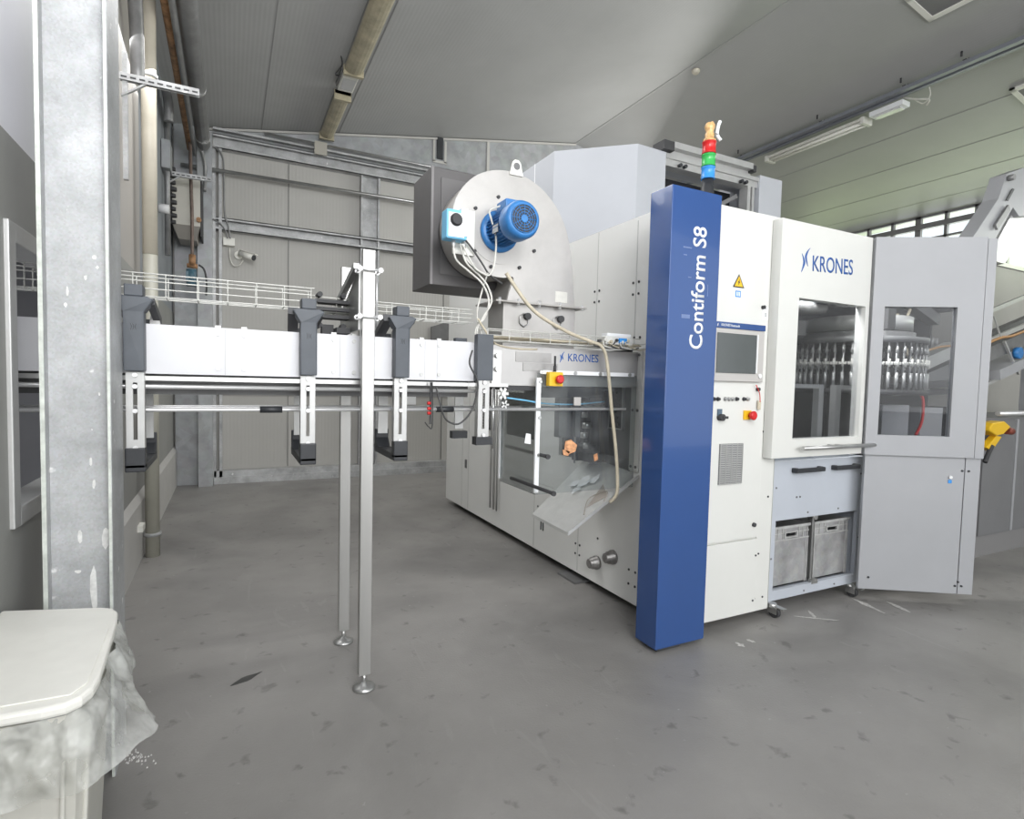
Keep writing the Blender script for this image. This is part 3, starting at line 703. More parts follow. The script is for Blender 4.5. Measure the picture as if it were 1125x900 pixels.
for x in (2.7, 3.2): m.cyl((x, 2.75, 0), (x, 2.75, .06), .03)
islands(m, 'levelling_foot', M_dark, cab)

col = thing('blue_corner_column', 'tall dark blue corner column with white vertical lettering', 'column cover', (2.42, 2.57, 0))
m = MB(); m.prism([(2.235, 2.48, .035), (2.62, 2.48, .035), (2.62, 2.578, .035), (2.485, 2.578, .035), (2.485, 2.665, .035), (2.235, 2.665, .035)], (0, 0, 2.70))
m.build('column_shell', M_blue, col, .004)
m = MB().box(2.28, 2.46, 2.52, 2.62, 0, .034).build('column_foot', M_dark, col)
# lettering reads upwards
text_mesh('Contiform S8', 'column_lettering', M_paper, (2.508, 2.48, 1.815), (0, 0, 1), (-1, 0, 0), .712, .105, col, .0015, .012)
m = MB()
for p0 in ((2.40, 2.0), (2.37, 1.985), (2.425, 2.01)):
    pass
m.box(2.335, 2.40, 2.4785, 2.48, 1.990, 2.012); m.box(2.335, 2.36, 2.4785, 2.48, 2.35, 2.356); m.box(2.33, 2.395, 2.4785, 2.48, 2.392, 2.400); m.box(2.375, 2.40, 2.4785, 2.48, 2.225, 2.231); m.box(2.53, 2.535, 2.4785, 2.48, 2.13, 2.20)
m.build('worn_mark', mk('worn_blue_mark', (.14, .2, .38), .4), col)

sig = thing('signal_tower', 'signal light tower with red, green and blue lenses on top of the cabinet', 'signal light', (2.70, 2.68, 2.735))
SX, SY = 2.70, 2.68
MB().lathe((SX, SY, 2.735), (0, 0, 1), [(.05, 0), (.05, .02), (.04, .03), (.04, .12), (.035, .125), (.035, .165)], 24).build('base', M_black, sig)
for z0, mt in ((2.903, M_sblue), (2.981, M_green), (3.059, M_red)):
    MB().lathe((SX, SY, z0), (0, 0, 1), [(.044, 0), (.044, .006), (.041, .008), (.041, .066), (.044, .068), (.044, .074)], 24).build('light_segment', mt, sig)
MB().lathe((SX, SY, 3.134), (0, 0, 1), [(.040, 0), (.040, .015), (.026, .02), (.030, .045), (.022, .060), (.028, .078), (.034, .095), (.025, .115), (.012, .12)], 14).build('broken_lens', M_amber, sig)
MB().tube([(SX+.01, SY, 3.23), (SX+.02, SY, 3.262), (SX+.03, SY, 3.25)], .006, 6).build('loose_wire', M_amber, sig)
f = MB()
pts = [(SX+.098, SY, 3.165), (SX+.075, SY+.01, 3.20), (SX+.072, SY, 3.25), (SX+.085, SY, 3.28)]
f.tube(pts, .012, 6); f.build('paper_strip', M_paper, sig)
MB().tube([(SX+.025, SY, 3.21), (SX+.05, SY, 3.20), (SX+.075, SY, 3.20)], .003, 6).build('holding_wire', M_steel, sig)

# waste cart with its two crates
cart = thing('crate_cart', 'pale grey wheeled cart with two black handles under the white door', 'cart', (3.87, 2.95, 0))
CX0, CX1, CY0, CY1, CZ0, CZ1 = 3.352, 4.40, 2.62, 3.05, .095, 1.085
m = MB(); ox0, ox1, oz0, oz1 = 3.412, 4.345, .165, .665
m.box(CX0, ox0, CY0, CY0+.03, CZ0, CZ1); m.box(ox1, CX1, CY0, CY0+.03, CZ0, CZ1); m.box(ox0, ox1, CY0, CY0+.03, oz1, CZ1); m.box(ox0, ox1, CY0, CY0+.03, CZ0, oz0)
m.build('front_panel', M_cart, cart)
m = MB(); m.box(CX0, CX0+.02, CY0+.03, CY1, CZ0, CZ1); m.box(CX1-.02, CX1, CY0+.03, CY1, CZ0, CZ1); m.box(CX0+.02, CX1-.02, CY0+.03, CY1, CZ0, oz0-.01); m.box(CX0+.02, CX1-.02, CY1-.02, CY1, oz0-.01, CZ1); m.box(CX0+.02, CX1-.02, CY0+.03, CY1, oz1+.05, oz1+.07)
m.build('cart_box', M_cart, cart)
m = MB(); m.box(3.855, 3.875, CY0+.032, CY0+.05, oz0, oz1); m.cyl((3.865, CY0+.01, oz1-.015), (3.865, CY0+.06, oz1-.015), .02); m.box(3.83, 3.90, CY0-.004, CY0+.03, oz0-.01, oz0+.02); m.build('middle_post', M_steel, cart)
for a, b2 in ((3.55, 3.86), (3.99, 4.275)):
    m = MB(); zc = 1.017
    m.box(a, a+.035, CY0-.035, CY0, zc-.018, zc+.018); m.box(b2-.035, b2, CY0-.035, CY0, zc-.018, zc+.018); m.box(a, b2, CY0-.05, CY0-.03, zc-.016, zc+.016)
    m.build('handle', M_black, cart, .006)
m = MB()
for x, z in ((3.40, .90), (4.36, .95), (3.38, .4), (4.37, .45), (3.75, .70), (4.1, .70), (3.62, .82), (3.655, .82), (3.75, .12), (4.1, .12)): m.cyl((x, CY0-.004, z), (x, CY0+.001, z), .007, n=8)
islands(m, 'bolt', M_mid, cart)
def caster(x, y, par):
    m = MB(); m.cyl((x, y, .06), (x, y, .095), .028, n=14); m.box(x-.022, x-.017, y-.05, y+.02, .03, .075); m.box(x+.017, x+.022, y-.05, y+.02, .03, .075); m.box(x-.03, x+.03, y-.045, y+.025, .070, .082)
    c = m.build('caster', M_steel, par)
    MB().cyl((x-.014, y-.02, .04), (x+.014, y-.02, .04), .04, n=22).build('wheel', M_dark, c)
    MB().box(x-.02, x+.02, y-.10, y-.04, .078, .086).build('brake_pedal', M_steel, c)
for x, y in ((3.385, 2.595), (4.29, 2.615), (3.39, 3.0), (4.33, 3.0)): caster(x, y, cart)
M_rim = mk('crate_rim_grey', (.42, .42, .41), .5, 0, .2, 15)
def crate(x0, x1, label):
    cx = (x0+x1)/2; z0, z1 = .168, .60
    t = thing('storage_crate', label, 'crate', (cx, 2.85, z0), 0, 'grey crates in the cart')
    y0, y1 = 2.665, 3.0; w = .008
    m = MB(); hx0, hx1, hz0, hz1 = cx-.06, cx+.06, z1-.075, z1-.045
    m.box(x0, hx0, y0, y0+w, z0, z1); m.box(hx1, x1, y0, y0+w, z0, z1); m.box(hx0, hx1, y0, y0+w, z0, hz0); m.box(hx0, hx1, y0, y0+w, hz1, z1)
    m.box(x0, x1, y1-w, y1, z0, z1); m.box(x0, x0+w, y0, y1, z0, z1); m.box(x1-w, x1, y0, y1, z0, z1); m.box(x0, x1, y0, y1, z0, z0+w)
    m.build('crate_body', M_crate, t)
    m = MB()
    m.box(x0-.006, x1+.006, y0-.012, y0, z1-.012, z1+.006); m.box(x0, x1, y0-.008, y0, z1-.10, z1-.092); m.box(x0, x1, y0-.006, y0, z1-.05, z1-.045)
    for x in (x0, x0+.06, cx-.09, cx+.085, x1-.07, x1-.02): m.box(x, x+.006, y0-.007, y0, z1-.10, z1)
    for x in (x0+.004, x1-.03, x1-.012): m.box(x, x+.006, y0-.006, y0, z0, z1-.10)
    m.build('rim', M_rim, t)
    m = MB()
    m.box(hx0-.012, hx1+.012, y0-.011, y0, hz0-.008, hz0); m.box(hx0-.012, hx1+.012, y0-.011, y0, hz1, hz1+.006); m.box(hx0-.012, hx0, y0-.011, y0, hz0, hz1); m.box(hx1, hx1+.012, y0-.011, y0, hz0, hz1); m.build('grip_frame', M_rim, t)
    MB().box(hx0, hx1, y0+.05, y0+.055, hz0-.02, hz1+.02).build('grip_backing', M_black, t)
crate(3.432, 3.835, 'scuffed grey plastic crate in the left bay of the wheeled cart')
crate(3.895, 4.305, 'scuffed grey plastic crate in the right bay of the wheeled cart')

# ================================================================ GUARD BOX AND TRAY ON THE SIDE
gd = thing('clear_guard_box', 'clear plastic guard box with white edge strips between the conveyor end and the machine', 'guard', (2.05, 3.2, .92))
GX, GY0, GY1 = 1.685, 3.0, 3.50
m = MB(); m.box(GX, 2.45, GY0, GY0+.006, .90, 1.655); fp = m.build('front_pane', M_plexi, gd)
m = MB(); m.box(GX, GX+.006, GY0+.01, GY1, .90, 1.55); m.build('side_pane', M_plexi, gd)
m = MB(); m.box(GX-.012, GX+.018, GY0-.014, GY0, .915, 1.625); e1 = m.build('edge_strip', M_paper, gd)
m = MB(); m.box(GX+.03, 2.42, GY0-.012, GY0, 1.648, 1.672); e2 = m.build('edge_strip', M_paper, gd)
m = MB(); m.box(GX-.008, GX+.012, GY1, GY1+.02, .92, 1.50); m.build('edge_strip', M_paper, gd)
m = MB()
for z in (1.60, 1.38, 1.15, .95): m.cyl((GX+.012, GY0-.022, z), (GX+.012, GY0-.012, z), .010, n=8)
for x in (1.70, 1.95, 2.14, 2.38): m.cyl((x, GY0-.02, 1.66), (x, GY0-.01, 1.66), .012, n=8)
islands(m, 'screw', M_steel, gd)
for ya, yb, z, xx in ((2.89, 3.47, 1.15, 1.71), (2.73, 3.28, .96, 1.66)):
    m = MB(); m.cyl((xx, ya, z), (xx, yb, z), .011, n=12); m.cyl((xx, ya-.004, z), (xx, ya+.012, z), .015, n=12); m.build('support_rod', M_dark, gd)
p = at(628, 490, Y=3.0)
st = MB(); st.prism([at(x, y, Y=2.999) for x, y in ((621, 485), (627, 483), (634, 489), (632, 496), (625, 499), (620, 494))], (0, -.002, 0)); st.build('orange_sticker', M_orange, gd)
st = MB(); st.prism([at(x, y, Y=2.999) for x, y in ((618, 494), (626, 496), (624, 501), (619, 500))], (0, -.002, 0)); st.build('sticker_scrap', M_orange, gd)
st = MB(); st.prism([at(x, y, Y=2.999) for x, y in ((652, 500), (656, 498), (657, 505), (653, 507))], (0, -.002, 0)); st.build('sticker_scrap', M_orange, gd)
m = MB(); m.prism([at(x, y, Y=2.999) for x, y in ((578, 476), (583, 477), (583, 488), (576, 487))], (0, -.002, 0)); m.build('label_scrap', M_paper, gd)
m = MB(); q = at(634, 441, Y=2.999); m.box(q.x-.026, q.x+.026, 2.994, 2.998, q.z-.026, q.z+.026); m.build('paper_tag', M_bezel, gd)

tray = thing('discharge_tray', 'sloping stainless discharge tray with bent lip below the clear guard box', 'tray', (2.2, 3.2, .8))
A = Vector((1.93, 2.995, .640)); B = Vector((2.49, 2.995, .985)); Cc = Vector((2.49, 3.60, 1.03)); D = Vector((1.93, 3.46, .655))
m = MB(); m.prism([A, B, Cc, D], (0.004, 0, -.008)); m.build('tray_sheet', M_trayst, tray)
m = MB(); m.prism([A, A+Vector((0, -.010, .004)), B+Vector((0, -.010, .004)), B], (0, 0, -.024)); m.prism([A, D, D+Vector((-.006, 0, -.018)), A+Vector((-.006, 0, -.018))], (.006, 0, 0)); m.build('tray_lip', M_lip, tray)
random.seed(11)
m = MB()
def on_tray(u, v, h=.003):
    lo = A.lerp(D, v); hi = B.lerp(Cc, v); return lo.lerp(hi, u) + Vector((0, 0, h))
for (u, v, s) in ((.62, .62, .07), (.55, .75, .055), (.70, .5, .05), (.48, .6, .045)):
    c = on_tray(u, v, .004)
    pts = [c + Vector((s*random.uniform(.4, 1)*math.cos(t), s*random.uniform(.4, 1)*math.sin(t), s*.5*math.cos(t)+random.uniform(0, .02))) for t in [k*math.pi/3 for k in range(6)]]
    m.prism(pts, (0, 0, .004))
tag(m.build('film_scraps', M_paper), 'crumpled white film scraps lying on the sloping discharge tray', 'scraps', kind='stuff')
m = MB()
m.tube([on_tray(.25, .05, .01), on_tray(.45, .25, .012), on_tray(.62, .12, .012), on_tray(.5, .0, .012)], .004, 6)
m.prism([on_tray(.35, .15, .004), on_tray(.7, .3, .004), on_tray(.58, .05, .004)], (0, 0, .003)); m.build('folded_sheet', mk('brownish_film', (.40, .36, .32), .4), tray)

es = thing('emergency_stop', 'yellow emergency stop box with red mushroom button on the guard edge', 'emergency stop', (1.80, 2.965, 1.61))
MB().box(1.735, 1.832, 2.94, 2.984, 1.575, 1.662).build('stop_housing', M_yellow, es, .005)
MB().lathe((1.795, 2.94, 1.618), (0, -1, 0), [(.014, 0), (.014, .010), (.025, .013), (.027, .028), (.018, .034)], 20).build('stop_button', M_red, es)
m = MB().cyl((1.78, 2.957, 1.664), (1.78, 2.957, 1.70), .010, n=10); m.cyl((1.78, 2.957, 1.70), (1.78, 2.957, 1.76), .007, n=8); m.build('cable_gland', M_dark, es)

# ================================================================ AIR CONVEYOR
cv = thing('air_conveyor', 'long raised white panelled air conveyor crossing the hall at head height', 'conveyor', (.3, 3.1, 1.6))
PY = 2.95
m = MB(); m.box(-3.2, 1.245, PY, PY+.012, 1.595, 1.815); m.box(-3.2, 1.245, PY+.30, PY+.312, 1.595, 1.815); m.box(-3.2, 1.245, PY+.012, PY+.30, 1.80, 1.812)
cp = m.build('side_panel', M_panel, cv)
m = MB()
for x in (-.02, .50, .60, .95, 1.02): m.box(x-.0015, x+.0015, PY-.0006, PY, 1.597, 1.813)
islands(m, 'panel_joint', mk('panel_line', (.5, .5, .5), .5), cp)
m = MB()
for x in (-.05, .06, .47, .57, .93, 1.03):
    for z in (1.785, 1.625): m.cyl((x, PY-.006, z), (x, PY, z), .010, n=10)
    m.box(x-.012, x+.012, PY, PY+.02, 1.815, 1.825)
islands(m, 'panel_screw', M_alu, cp)
MB().box(-3.2, 1.245, PY+.10, PY+.20, 1.50, 1.595).build('neck_channel', M_mid, cv)
m = MB(); m.box(-3.2, 1.45, PY-.02, PY+.0, 1.565, 1.585); m.box(-3.2, 1.45, PY+.30, PY+.32, 1.565, 1.585); islands(m, 'channel_lip', M_steel, cv)
m = MB()
m.cyl((-3.2, PY+.02, 1.538), (1.30, PY+.02, 1.538), .011, n=12); m.cyl((-3.2, PY+.28, 1.538), (1.30, PY+.28, 1.538), .011, n=12); islands(m, 'upper_guide_rail', M_chrome, cv)
m = MB(); m.cyl((-3.2, PY+.03, 1.432), (2.35, PY+.03, 1.432), .0095, n=12); m.cyl((-3.2, PY+.27, 1.432), (2.35, PY+.27, 1.432), .0095, n=12); lr = islands(m, 'lower_guide_rail', M_chrome, cv)[0]
for x0, x1 in ((.13, .23), (1.03, 1.13)): MB().cyl((x0, PY+.03, 1.432), (x1, PY+.03, 1.432), .016, n=12).build('rail_sleeve', M_black, lr)
# C-shaped clamps
def clamp(x, full=True):
    xa, xb = x-.038, x+.038
    yf = PY-.075
    if full:
        m = MB(); m.box(xa, xb, yf, PY-.003, 1.605, 1.86)
        # flared collar and cap
        m.prism([(xa, yf, 1.86), (xb, yf, 1.86), (xb+.035, yf, 1.915), (xb+.012, yf, 1.925), (xb-.012, yf, 1.925), (xa+.012, yf, 1.925), (xa-.012, yf, 1.925), (xa-.035, yf, 1.915)], (0, .09, 0))
        m.box(x-.034, x+.034, yf, yf+.09, 1.925, 1.975)
        a = m.build('clamp_arm', M_arm, cv, .004)
        m = MB()
        m.bar((xa-.03, yf+.04, 1.915), (xa-.005, PY+.26, 1.85), .05, .035); m.bar((xb+.02, yf+.04, 1.91), (xb+.02, PY+.26, 1.85), .03, .03)
        m.box(xa, xb, PY+.315, PY+.37, 1.605, 1.86); m.build('clamp_yoke', M_black, a)
        MB().box(x+.03, x+.07, PY+.20, PY+.28, 1.813, 1.87).build('clamp_latch', M_alu, a)
        text_mesh('))(', 'embossed_mark', M_black, (x-.012, yf, 1.78), (1, 0, 0), (0, 0, 1), .024, .028, a, .001)
    else:
        m = MB(); m.box(xa-.01, xb+.012, yf+.02, PY-.003, 1.60, 1.86); m.box(xa, xb, PY+.315, PY+.36, 1.60, 1.86); a = islands(m, 'clamp_arm', M_arm, cv, .003)[0]
    z0 = 1.255 if full else 1.275
    m = MB(); w = .006
    m.box(xa+.004, x-.008, yf+.03, yf+.042, z0, 1.60); m.box(x+.008, xb-.004, yf+.03, yf+.042, z0, 1.60)
    m.box(x-.008, x+.008, yf+.03, yf+.042, 1.555, 1.60); m.box(x-.008, x+.008, yf+.03, yf+.042, z0, z0+.05)
    m.box(xa+.004, xa+.010, yf+.042, yf+.075, z0, 1.60); m.box(xb-.010, xb-.004, yf+.042, yf+.075, z0, 1.60)
    l = m.build('slotted_leg', M_alu, cv)
    m = MB(); yr = PY+.33
    m.box(xa+.01, xb-.01, yr, yr+.012, z0+.02, 1.60); m.build('slotted_leg', M_alu, cv)
    m = MB()
    for z in (1.432, 1.538, 1.588, z0+.015): m.cyl((x, yf+.018, z), (x, yf+.03, z), .010, n=10)
    m.cyl((x, yf+.02, 1.432), (x, PY+.03, 1.432), .006, n=8)
    islands(m, 'leg_screw', M_chrome, l)
    m = MB()
    if full:
        m.box(xa, xb, yf+.01, yf+.06, 1.18, 1.27); m.box(xa, xb, yf+.01, PY+.38, 1.165, 1.20); m.prism([(xa, PY+.30, 1.20), (xa, PY+.38, 1.20), (xa, PY+.38, 1.30), (xa, PY+.345, 1.30), (xa, PY+.345, 1.25)], (xb-xa, 0, 0))
    else:
        m.box(xa-.012, xb+.012, yf+.01, yf+.07, 1.235, 1.28); m.box(xa-.012, xb+.012, PY+.31, PY+.36, 1.235, 1.28)
    (islands(m, 'clamp_foot', M_black, cv) if not full else m.build('clamp_foot', M_black, cv, .005))
for x in (-.368, .342, .805): clamp(x)
clamp(1.285, False)
# grey end box running into the machine with the company name
eb = MB(); eb.box(1.34, 2.49, 3.04, 3.08, 1.575, 1.815); eb.box(1.34, 2.49, 3.34, 3.36, 1.575, 1.815); eb.box(1.34, 2.49, 3.08, 3.34, 1.80, 1.815)
eo = tag(eb.build('end_beam', mk('end_beam_grey', (.50, .49, .48), .4, .3, .06, 4), cv), 'grey steel beam with blue lettering at the machine end')
text_mesh('KRONES', 'beam_lettering', M_logo, (1.925, 3.04, 1.735), (1, 0, 0), (0, 0, 1), .235, .05, eo, .0015, .006)
krones_symbol(1.865, 1.725, .07, 3.0395, eo, M_logo)
m = MB(); m.box(1.55, 1.80, 3.036, 3.04, 1.72, 1.78); m.box(1.60, 1.85, 3.035, 3.04, 1.665, 1.715); m.build('rating_plate', mk('rating_plate_grey', (.38, .37, .36), .4, .4, .1, 10), eo)
m = MB(); m.box(1.385, 1.445, 3.02, 3.04, 1.57, 1.78); fb = m.build('adjuster_plate', M_steel, cv)
m = MB()
for z in (1.75, 1.67): m.cyl((1.415, 3.0, z), (1.415, 3.02, z), .016, n=12)
islands(m, 'adjuster_bolt', M_steel, fb)
m = MB()
for k in range(6): a = k*math.pi/3; m.bar((1.445, 2.99, 1.525), (1.445+.036*math.cos(a), 2.99, 1.525+.036*math.sin(a)), .012, .016)
for k in range(5): a = k*math.pi*.4; m.bar((1.455, 2.98, 1.46), (1.455+.026*math.cos(a), 2.98, 1.46+.026*math.sin(a)), .010, .010)
m.cyl((1.445, 2.975, 1.525), (1.445, 3.0, 1.525), .016, n=10); m.cyl((1.385, 2.99, 1.2), (1.385, 2.99, 1.56), .007); m.build('adjuster_star_knob', M_steel, fb)
MB().tube([(1.47, 2.98, 1.50), (1.60, 2.99, 1.485), (1.76, 3.02, 1.465), (2.0, 3.05, 1.46), (2.3, 3.15, 1.475)], .005, 6).build('air_hose', M_lightblue, cv)
m = MB(); m.box(1.5, 2.3, 3.04, 3.36, 1.545, 1.57); m.box(1.75, 2.25, 3.10, 3.30, 1.50, 1.545); m.build('lower_beam', M_dark, cv)
m = MB(); m.box(1.97, 2.06, 3.2, 3.26, 1.23, 1.52); m.box(2.10, 2.14, 3.2, 3.24, 1.23, 1.52); m.box(2.2, 2.3, 3.18, 3.24, 1.45, 1.52); m.build('guide_block', M_mid, cv)

# stand: two posts with a bracket
sd = thing('conveyor_stand', 'stainless steel stand of two square posts straddling the conveyor', 'stand', (.61, 3.1, 0))
def post(x, y, z1):
    m = MB(); m.box(x-.031, x+.031, y-.02, y+.02, .075, z1); o = m.build('post', M_post, sd, .003)
    m = MB(); m.cyl((x, y, .02), (x, y, .078), .012); m.lathe((x, y, 0), (0, 0, 1), [(.058, 0), (.058, .008), (.045, .018), (.02, .026), (.014, .04)], 24); m.build('foot', M_steel, o)
post(.615, 2.84, 2.232); post(.61, 3.40, 2.24)
m = MB(); m.prism([(.575, 2.87, 2.14), (.575, 3.36, 1.98), (.575, 3.36, 1.84), (.575, 2.87, 1.84)], (.01, 0, 0)); m.bar((.56, 2.85, 2.15), (.56, 3.4, 2.02), .03, .03); br = m.build('bracket_plate', M_steel, sd)
m = MB()
for z in (2.13, 1.90):
    m.cyl((.555, 2.80, z), (.675, 2.80, z), .006); m.cyl((.565, 2.80, z), (.565, 2.9, z), .006); m.cyl((.665, 2.80, z), (.665, 2.9, z), .006)
    for x in (.565, .665): m.cyl((x, 2.785, z), (x, 2.80, z), .013, n=6); m.cyl((x, 2.86, z), (x, 2.88, z), .013, n=6)
m.cyl((.665, 2.87, 1.88), (.665, 2.87, 2.15), .005)
islands(m, 'clamp_bolts', M_chrome, br)
m = MB()
for z in (1.99, 1.95, 1.91): m.box(.40, .58, 3.10, 3.20, z, z+.018)
m.box(.44, .50, 3.15, 3.21, 1.83, 1.88); m.box(.50, .57, 3.05, 3.2, 1.83, 1.86)
for z in (2.03, 1.87): m.cyl((.42, 3.08, z), (.42, 3.16, z), .014, n=8); m.cyl((.54, 3.08, z), (.54, 3.16, z), .014, n=8)
m.build('clamp_block', M_dark, br)

# wire cable basket above the conveyor
def basket(name, label, x0, x1, y0, y1, z0, z1, step, zs):
    m = MB(); r = .0030
    for z in zs: m.cyl((x0, y0, z), (x1, y0, z), r, n=6, cap=False)
    for z in (zs[0], zs[-1]): m.cyl((x0, y1, z), (x1, y1, z), r, n=6, cap=False)
    for k in range(3): m.cyl((x0, y0+(y1-y0)*k/2, z0), (x1, y0+(y1-y0)*k/2, z0), r, n=6, cap=False)
    x = x0
    while x <= x1+.001:
        m.cyl((x, y0, z0), (x, y0, z1), r, n=6, cap=False); m.cyl((x, y1, z0), (x, y1, z1), r, n=6, cap=False); m.cyl((x, y0, z0), (x, y1, z0), r, n=6, cap=False)
        x += step
    return tag(m.build(name, M_wire), label, 'cable tray')
basket('wire_cable_tray', 'white wire mesh cable tray above the left stretch of the conveyor', -3.0, .398, 3.12, 3.24, 1.955, 2.06, .13, (1.955, 1.99, 2.025, 2.06))
basket('wire_cable_tray', 'lower white wire mesh cable tray behind the posts, ending near the fan', .41, 1.30, 3.13, 3.25, 1.945, 2.02, .10, (1.945, 1.97, 1.995, 2.02))
basket('wire_cable_tray', 'wire mesh cable tray full of cables under the fan duct, above the lettered beam', 1.33, 2.44, 2.97, 3.07, 1.835, 1.90, .14, (1.835, 1.865, 1.90))
random.seed(5)
m = MB()
for k in range(7):
    y = 2.98+.012*k; pts = [(1.34+i*.16, y+random.uniform(-.01, .01), 1.846+random.uniform(0, .014)+.004*(k % 2)) for i in range(8)]
    m.tube(pts, .005, 6, sub=4)
tag(m.build('cable_bundle', M_cableb), 'bundle of beige cables lying in the wire tray under the fan duct', 'cables')

# junction box at the end of the tray
jb = thing('terminal_box', 'small white and blue terminal box with plugs on the wire tray beside the machine', 'terminal box', (2.28, 3.0, 1.84))
p = at(638, 363, Y=2.99); q = at(672, 378, Y=2.99)
MB().box(2.155, 2.37, 2.955, 3.03, 1.852, 1.905).build('box_body', M_white, jb, .004)
MB().box(2.17, 2.36, 2.96, 3.03, 1.905, 1.925).build('box_lid', M_paper, jb, .003)
MB().box(2.255, 2.315, 2.945, 2.956, 1.862, 1.895).build('blue_module', M_sblue, jb)
random.seed(3)
for k in range(6):
    x = 2.10+.045*k
    m = MB().tube([(x, 2.96, 1.87+.01*(k % 2)), (x-.03, 2.93, 1.86), (x-.05+.04*(k % 3), 2.93, 1.835), (x+.10, 2.95, 1.825), (x+.2, 2.97, 1.84)], .004, 6)
    m.cyl((x, 2.962, 1.87+.01*(k % 2)), (x, 2.94, 1.87+.01*(k % 2)), .010, n=8); m.build('plug_cable', (M_cabled, M_cable, M_cableb)[k % 3], jb)
# hose hanging down in front of the guard
tag(MB().tube([at(556, 300, Y=2.95), at(585, 340, Y=2.93), at(620, 363, Y=2.93), at(648, 375, Y=2.93), at(661, 381, Y=2.93), at(667, 398, Y=2.93), at(672, 450, Y=2.93), at(677, 500, Y=2.93), at(678, 540, Y=2.93), at(670, 552, Y=2.97)], .011, 10).build('beige_hose', M_cableb), 'thick beige hose running from the fan down in front of the guard box', 'hose')

# conveyor underside cable with red sensors
tag(MB().tube([at(519, 385, Y=2.86), at(516, 400, Y=2.86), at(525, 420, Y=2.86), at(522, 440, Y=2.86), at(515, 456, Y=2.86), at(503, 466, Y=2.86), at(490, 461, Y=2.86), at(484, 445, Y=2.86), at(479, 425, Y=2.9)], .005, 6).build('hanging_cable', M_cabled), 'black cable looping below the conveyor beside its last clamp', 'cable')
sn = thing('sensor_bracket', 'small hanging sensor bracket with red tips below the conveyor', 'sensor', tuple(at(471, 440, Y=2.9)))
m = MB(); a0 = at(473.5, 420, Y=2.9); a1 = at(473.5, 466, Y=2.9); m.box(a0.x-.005, a0.x+.005, 2.895, 2.905, a1.z, a0.z); m.tube([at(475, 420, Y=2.89), at(475, 467, Y=2.89), at(471, 469, Y=2.89), at(467, 464, Y=2.89)], .003, 6); m.build('rod', M_dark, sn)
for y in (443, 449, 454):
    a0 = at(469.5, y, Y=2.9); MB().cyl(a0, a0+Vector((.018, 0, 0)), .009, n=10).build('sensor_tip', M_red, sn)

# ================================================================ FAN
fan = thing('radial_fan', 'round steel centrifugal fan with a blue motor on a square duct', 'fan', (1.75, 3.27, 1.82))
FY0, FY1 = 3.15, 3.39
outl = [(1.176,2.627),(1.218,2.721),(1.30,2.811),(1.395,2.862),(1.49,2.884),(1.583,2.883),(1.69,2.857),(1.785,2.804),(1.873,2.724),(1.938,2.623),(1.978,2.509),(2.005,2.362),(2.022,2.22),(2.035,2.092),(1.535,2.092),(1.552,2.16),(1.578,2.245),(1.504,2.236),(1.41,2.244),(1.317,2.275),(1.241,2.333),(1.187,2.42),(1.163,2.525)]
_o = outl; outl = []
for i_, p1 in enumerate(_o):
    if 12 <= i_ <= 14: outl.append(p1); continue
    p0 = _o[i_-1]; p2 = _o[(i_+1) % len(_o)]; p3 = _o[(i_+2) % len(_o)]
    for k in range(4):
        t = k/4; outl.append(tuple(.5*(2*p1[c]+(p2[c]-p0[c])*t+(2*p0[c]-5*p1[c]+4*p2[c]-p3[c])*t*t+(3*p1[c]-p0[c]-3*p2[c]+p3[c])*t**3) for c in (0, 1)))
m = MB(); m.prism([(x, FY0, z) for x, z in outl], (0, .012, 0)); m.build('front_plate', M_fan, fan)
m = MB(); cx, cz = 1.55, 2.5
ins = [(cx+(x-cx)*.975, cz+(z-cz)*.975) for x, z in outl]
m.prism([(x, FY0+.012, z) for x, z in ins], (0, FY1-FY0-.012, 0), smooth=False); m.build('scroll_casing', M_fanedge, fan)
m = MB(); m.lathe((1.47, FY0, 2.515), (0, -1, 0), [(.20, 0), (.20, .004)], 40); m.build('inspection_disc', M_fan, fan)
for a in (35, 100, 145, 215, 250, 300, 340):
    x, z = 1.50+.21*math.cos(R(a))*1.1, 2.50+.22*math.sin(R(a)); MB().cyl((x, FY0-.012, z), (x, FY0, z), .011, n=8).build('stud', M_dark, fan)
m = MB()
lx, lz = 1.575, 2.885
poly = [(lx-.045, lz-.02), (lx+.05, lz-.02), (lx+.03, lz+.06), (lx+.015, lz+.075), (lx-.010, lz+.075), (lx-.025, lz+.06)]
m.prism([(x, FY0-.012, z) for x, z in poly], (0, .012, 0)); lg = m.build('lifting_eye', M_lampw, fan, .003)
MB().cyl((lx+.002, FY0-.0135, lz+.035), (lx+.002, FY0-.012, lz+.035), .022, n=16).build('eye_hole', M_mid, lg)
MB().lathe((1.468, FY0-.004, 2.508), (0, -1, 0), [(.125, 0), (.125, .02), (.11, .025), (.10, .03)], 30).build('motor_flange', M_motor, fan)
MX, MZ = 1.468, 2.508
m = MB(); m.cyl((MX, FY0-.03, MZ), (MX, FY0-.25, MZ), .082, n=28)
for k in range(30):
    a = 2*math.pi*k/30; c, s_ = math.cos(a), math.sin(a)
    m.bar((MX+.088*c, FY0-.035, MZ+.088*s_), (MX+.088*c, FY0-.235, MZ+.088*s_), .0035, .022, up=(c, 0, s_))
mo = m.build('motor', M_motor, fan)
MB().lathe((MX, FY0-.225, MZ), (0, -1, 0), [(.104, 0), (.108, .01), (.108, .085), (.100, .105), (.088, .112)], 32).build('fan_cowl', M_motor, mo)
m = MB(); m.cyl((MX, FY0-.337, MZ), (MX, FY0-.3385, MZ), .080, n=28); m.build('cowl_opening', M_dark, mo)
m = MB(); yy = FY0-.341
